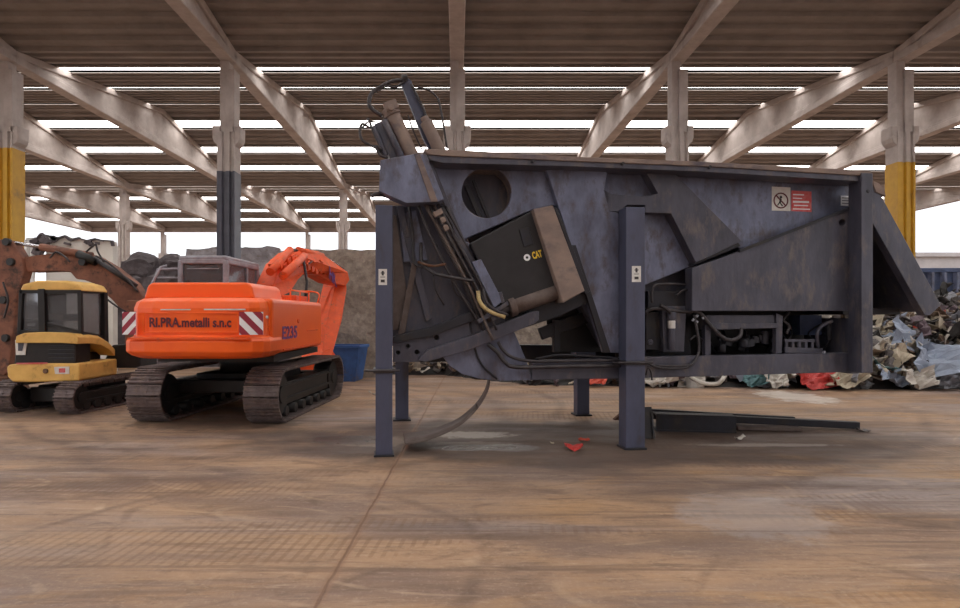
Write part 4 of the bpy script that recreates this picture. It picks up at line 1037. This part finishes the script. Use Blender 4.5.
# cab
cbx0, cbx1, cy0, cy1, cz0, cz1 = -1.2, -.26, -.6, 1.3, 1.4, 3.2
m = MB(UM)
for x in (cbx0, cbx1):
    m.bar((x, cy0, cz0), (x, cy0, cz1-.05), .1, .12); m.bar((x, cy1, cz0), (x, cy1-.15, cz1-.05), .09, .1); m.bar((x, .5, cz0), (x, .5, cz1-.05), .08, .08)
for z in (2.5, cz1-.07):
    m.bar((cbx0, cy0, z), (cbx1, cy0, z), .1, .1); 
    for x in (cbx0, cbx1): m.bar((x, cy0, z), (x, cy1-.1, z), .1, .1)
m.build('cab_frame', 'cab_grey', ex, bevel=.02)
m = MB(UM); m.box(((cbx0+cbx1)/2, (cy0+cy1)/2-.05, cz1), (cbx1-cbx0+.08, cy1-cy0, .1)); m.build('cab_roof', 'cab_grey', ex, bevel=.05, bseg=3)
m = MB(UM); m.box(((cbx0+cbx1)/2, (cy0+cy1)/2, 1.9), (cbx1-cbx0-.02, cy1-cy0-.05, .95)); m.build('cab_body', 'orange', ex, bevel=.03)
m = MB(UM); m.box(((cbx0+cbx1)/2, cy0+.0, 2.78), (cbx1-cbx0-.1, .012, .66)); m.build('rear_window', 'glass', ex)
m = MB(UM); m.box((cbx1, .3, 2.78), (.012, 1.5, .66)); m.build('side_window', 'glass', ex)
m = MB(UM); m.box((-.8,.0,2.5), (.5,.18,.85)); m.box((-.8,.25,2.3), (.5,.5,.15)); m.box((-.8,0,3.0), (.28,.14,.2)); m.build('operator_seat', 'black_box', ex, bevel=.04)
m = MB(UM)
for k in range(5): m.box(((cbx0+cbx1)/2, cy0-.03, 2.5+k*.03), (.6,.02,.012))
m.box(((cbx0+cbx1)/2, cy0-.03, 2.98), (.66,.02,.02)); m.build('window_bars', 'cab_grey', ex)
# guard frame left of cab (grey tubing)
m = MB(UM); m.hose([(-1.45,-1.4,2.5),(-1.42,-1.0,2.98),(-1.35,-.9,3.02)], .025, seg=1); m.tube([(-1.9,-.6,2.3),(-1.75,-.5,2.98),(-.6,-.5,3.0)], .025, 8) ; m.tube([(-1.75,-.5,2.8),(-1.2,-.5,2.8)], .02, 8)
m.build('mirror_frame', 'cab_grey', ex)
# boom (in its own vertical plane) traced from the photo at real distances
def bp(px, py, Y): return RM.inverted() @ W(px, py, Y)
def bpoly(pts, w_, mt, nm, par=ex, bev=.02, side=Vector((1,0,0))):
    """pts: list of (px,py,Y) outline in boom plane; extruded sideways by w_"""
    P = [bp(*p) for p in pts]; m = MB(); n = len(P); sd = side*w_/2
    m.add([p-sd for p in P]+[p+sd for p in P], [tuple(range(n)), tuple(n+i for i in reversed(range(n)))]+[(i, (i+1) % n, n+(i+1) % n, n+i) for i in range(n)])
    return m.build(nm, mt, par, bevel=bev)
boomA = [(264,285,14.0),(274,264,14.5),(286,253,15.2),(298,249.5,16.0),(311,251,16.7),(327,262,17.4),(341,272,18.0),(343,280,18.1),(339,286,18.0),(325,283,17.4),(311,275,16.8),(299,271,16.0),(290,280,15.2),(282,292,14.5),(270,298,14.0)]
bo = bpoly(boomA, .42, 'orange_dirty', 'boom')
arm = bpoly([(333,275,18.2),(341,274,18.25),(342,290,18.1),(337,320,17.6),(330,345,17.1),(326,358,16.9),(317,358,16.8),(317,348,17.),(321,325,17.3),(324,300,17.8),(328,284,18.1)], .3, 'orange_dirty', 'stick')
bk = bpoly([(312,352,16.9),(322,348,17.),(327,356,17.2),(325,370,17.2),(318,378,17.),(308,376,16.6),(309,364,16.6)], .55, 'orange_dirty', 'bucket')
def ptube(pts, r_, mt, nm, par): m = MB(); m.tube([bp(*p) for p in pts], r_, 12); return m.build(nm, mt, par)
ptube([(270,272,13.7),(290,250,15.1)], .1, 'orange_dirty', 'boom_ram', ex); ptube([(283,276,13.7),(304,256,15.6)], .1, 'orange_dirty', 'boom_ram', ex)
ptube([(298,250,15.6),(322,256,17.)], .09, 'orange_dirty', 'stick_ram', ex); ptube([(322,256,17.),(343,269,18.3)], .045, 'chrome', 'stick_ram_rod', ex)
ptube([(339,290,18.3),(336,320,17.8)], .08, 'orange_dirty', 'bucket_ram', ex); ptube([(336,320,17.8),(327,350,17.)], .04, 'chrome', 'bucket_ram_rod', ex)
ptube([(303,256,15.4),(307,282,15.2),(305,302,15.)], .035, 'hose', 'boom_hose', ex)
for i in range(9):
    x = 284+i*4.2; m = MB(); P = [bp(x+random.uniform(-3,3), 268-abs(i-3)*1.5, 15-.3+i*.15), bp(x+6, 253+i*1.2, 15.2+i*.2), bp(x+11+random.uniform(-3,3), 251+i*1.6, 15.6+i*.2), bp(x+16, 264+i*1.5, 15.9+i*.2)]
    m.hose(P, .02+.012*random.random()); m.build('boom_hose', 'orange_dirty' if i % 3 else 'hose', ex)
m = MB()
for i in range(12):
    x = 276+i*4.; c = bp(x, 266-6*math.sin(i*.4)+random.uniform(-3,3), 14.2+i*.25); m.box(c, (.3,.2,.16), Matrix.Rotation(random.random(), 3, 'X'))
m.build('boom_lugs', 'orange_dirty', ex, bevel=.01)
m = MB(); vs, fs = text_mesh('HK', .75, .36, .04); base = bp(338, 278, 17.6)
# letters on the camera-right cheek of the boom
m.add([Vector((bp(326,279,17.5).x+.27-v.y, bp(326,279,17.3).y+v.x, bp(326,277,17.3).z+v.z-v.x*.3)) for v in vs], [tuple(reversed(f_)) for f_ in fs]); m.build('lettering', 'letter_purple', bo)

# ------------------------------------------------------------------ yellow mini excavator
p0 = Vector(((78-CX)/F*12.8, 13.4, 0))
MX = Vector((W(72,0,13.3).x, 13.45, 0)); mx_ = thing('mini_excavator', 'yellow and black mini excavator with cab at the left edge', 'excavator', MX, R(-9))
MXM = root_matrix(mx_)
# tracks: near ends face us
for x0, x1 in ((-1.42, -1.0), (.0, .42)): pass
track_unit(mx_, None, -.85, -.41, -.95, 1.2, .3, .32, 34); track_unit(mx_, None, .6, 1.04, -.95, 1.2, .3, .32, 34)
m = MB(); m.box((.1,.1,.38), (1.1,1.3,.25)); m.box((.1,-.75,.34), (1.0,.1,.3)) ; m.build('undercarriage', 'black_metal', mx_, bevel=.02)
m = MB(); m.cyl((.1,.1,.4), (.1,.1,.7), .4, 24); m.build('slew_ring', 'black_metal', mx_)
def MP(px, py, Y): return MXM.inverted() @ W(px, py, Y)
def mpoly(pts, Y, dep, mt, nm, par=mx_, bev=.03):
    """outline traced at distance Y, extruded away from the viewer"""
    m = MB(); A_ = [MP(x, y, Y) for x, y in pts]; n = len(A_)
    dv = MXM.inverted().to_3x3() @ Vector((0, dep, 0)); m.add(A_+[p+dv for p in A_], [tuple(range(n)), tuple(n+i for i in reversed(range(n)))]+[(i, (i+1) % n, n+(i+1) % n, n+i) for i in range(n)])
    return m.build(nm, mt, par, bevel=bev, bseg=3)
YM = 12.35
mpoly([(6,367),(9,364.5),(30,363.5),(79,363.5),(79,381),(30,382.5),(12,382),(7,377)], YM, 1.4, 'cat_yellow', 'counterweight', bev=.06)
mpoly([(16,338),(76,338),(76,364),(14,364)], YM+.1, .5, 'black_metal', 'engine_housing', bev=.03)
mpoly([(16,354),(76,354),(76,364),(14,364)], YM+.5, .9, 'black_metal', 'engine_housing', bev=.03)
def cover_section(dy, dz, k):
    A_ = [(15,343),(16,336),(24,333),(40,332),(62,332.5),(74,334),(78,337),(78,344),(60,343),(16,343)]
    dv = MXM.inverted().to_3x3() @ Vector((0, dy, 0)); return [MP(x, y, YM)+dv+Vector((0, 0, dz*(1 if i_ in (1,2,3,4,5,6) else 1))) for i_, (x, y) in enumerate(A_)]
secs = [cover_section(0, 0, 0), cover_section(.45, -.01, 1), cover_section(.8, -.06, 2), cover_section(1.1, -.17, 3), cover_section(1.35, -.34, 4)]
m = MB(); n = len(secs[0]); vs = [p for q in secs for p in q]; fs = [(i_*n+k, i_*n+(k+1) % n, (i_+1)*n+(k+1) % n, (i_+1)*n+k) for i_ in range(4) for k in range(n)]
fs += [tuple(range(n)), tuple(4*n+k for k in reversed(range(n)))]; m.add(vs, fs, False); m.build('engine_cover', 'cat_yellow', mx_, bevel=.03, bseg=3)
for k in range(4): mpoly([(48,345+k*4.2),(74,345+k*4.2),(74,347.4+k*4.2),(48,347.4+k*4.2)], YM+.09, .06, 'steel_dark', 'grille_slat', bev=.01)
mpoly([(15,340),(27,339),(25,355),(16,355)], YM+.08, .03, 'white_paint', 'number_plate', bev=0)
mpoly([(18,343),(24,342.6),(22,351),(18,351)], YM+.07, .012, 'steel', 'plate_figure', bev=0)
mpoly([(54,367),(69,366.5),(69,374),(55,374)], YM-.012, .012, 'white_paint', 'small_sign', bev=0)
mpoly([(59,368.5),(65,368.3),(65,372.5),(59,372.7)], YM-.02, .008, 'label_red', 'sign_panel', bev=0)
m = MB(); c = MP(46,371,YM); m.cyl(c+Vector((0,-.03,0)), c+Vector((0,.05,0)), .05, 14); m.build('tow_eye', 'rust', mx_)
mpoly([(16,363),(46,362.6),(46,363.8),(16,364.2)], YM-.01, .05, 'label_red', 'red_line', bev=0)
# cab
YC = 12.6
mpoly([(19,291),(22,284),(36,280.5),(66,280.5),(78,284),(83,291)], YC-.05, .95, 'cat_yellow', 'cab_roof', bev=.05)
def post(a, b_, Y, r_=.05, mt='black_metal'): m = MB(); m.bar(MP(*a, Y), MP(*b_, Y), r_*2, r_*2); return m
for a, b_, Y in (((22,290),(20,334),YC), ((43,289),(44,333),YC), ((80,289),(81,333),YC), ((103,291),(104,345),YC+.85), ((47,292),(47,334),YC+.85)):
    post(a, b_, Y, .07 if a[0] in (43, 103) else .04).build('cab_pillar', 'black_metal', mx_, bevel=.01)
m = MB(); m.bar(MP(20,332,YC), MP(81,334,YC), .08, .08); m.bar(MP(21,291.5,YC), MP(80,291.5,YC), .08, .08); m.bar(MP(46,324,YC), MP(80,332,YC), .06, .06); m.bar(MP(81,334,YC), MP(103,338,YC+.85), .08, .1); m.bar(MP(80,291.5,YC), MP(103,292,YC+.85), .08, .08); m.build('cab_rail', 'black_metal', mx_)
for x0, x1 in ((24,42), (46,79)):
    mpoly([(x0,292),(x1,292),(x1,332),(x0,332)], YC+.02, .01, 'glass', 'window_pane', bev=0)
m = MB(); m.add([MP(81,292,YC+.02), MP(102,293,YC+.83), MP(102,336,YC+.83), MP(81,332,YC+.02), MP(80.6,292,YC+.02), MP(101.6,293,YC+.83), MP(101.6,336,YC+.83), MP(80.6,332,YC+.02)], [(0,1,2,3),(7,6,5,4),(0,4,5,1),(1,5,6,2),(2,6,7,3),(3,7,4,0)]); m.build('window_pane', 'glass', mx_)
m = MB(); c = MP(62,322,YC+.4); m.box(c+Vector((0,0,.1)), (.5,.5,.15)); m.box(c+Vector((-.15,.0,.35)), (.16,.45,.6)); m.build('operator_seat', 'black_box', mx_, bevel=.04)
mpoly([(23,318),(41,320),(41,333),(21,333)], YC+.05, .4, 'black_metal', 'rear_ledge', bev=.01)
mpoly([(27,323),(35,323),(35,326),(27,326)], YC+.04, .01, 'letter_white', 'sticker', bev=0)
# boom and arm, brown
YB = 14.3
br = mpoly([(18,257),(30,256),(62,252),(85,253),(95,256),(112,266),(134,283),(142,296),(142,318),(128,318),(112,300),(95,284),(84,280),(76,279),(70,272),(58,271),(30,272),(18,270)], YB, .34, 'brown_boom', 'boom', bev=.03)
mpoly([(-9,240),(4,239),(12,241),(22,258),(24,272),(16,300),(12,345),(8,372),(-6,385),(-14,380),(-14,300)], YB-.1, .3, 'brown_boom', 'dipper_arm', bev=.03)
mpoly([(-14,372),(2,378),(10,392),(6,402),(-14,404)], YB-.3, .7, 'rust', 'bucket', bev=.03)
def mt_(pts, r_, mt, nm, n_=12): m = MB(); m.tube([MP(*p) for p in pts], r_, n_); m.build(nm, mt, mx_)
mt_([(15,243,YB),(42,247,YB)], .045, 'chrome', 'ram_rod'); mt_([(41,247,YB),(92,256,YB)], .09, 'brown_boom', 'hydraulic_ram')
mt_([(94,258,YB-.1),(136,286,YB-.1)], .06, 'hose', 'hydraulic_ram'); mt_([(78,254,YB-.1),(96,262,YB-.1)], .1, 'black_metal', 'pivot_pin')
for pts in ([(86,252,YB-.2),(93,246,YB-.2),(96,245,YB-.2),(98,252,YB-.2),(104,262,YB-.2)], [(50,258,YB-.2),(56,252,YB-.2),(64,256,YB-.2),(70,262,YB-.2)], [(96,256,YB-.2),(110,264,YB-.2),(128,280,YB-.2),(138,292,YB-.2)],
            [(3,282,YB-.2),(8,300,YB-.2),(4,318,YB-.2)], [(100,292,YB-.2),(108,300,YB-.2),(116,306,YB-.2),(126,312,YB-.2)]):
    m = MB(); m.hose([MP(*p) for p in pts], .022); m.build('hose', 'hose', mx_)
for x, y in ((11,262),(7,242),(4,300),(83,262),(6,338)):
    m = MB(); c = MP(x, y, YB-.12); m.cyl(c+Vector((0,-.05,0)), c+Vector((0,.06,0)), .09, 14); m.build('pin', 'black_metal', mx_)
mpoly([(126,300),(142,300),(145,350),(124,350)], YB-.1, .5, 'brown_boom', 'boom_foot', bev=.03)
mpoly([(112,345),(140,343),(140,368),(100,368)], YB-.5, .8, 'black_metal', 'boom_mount', bev=.03)
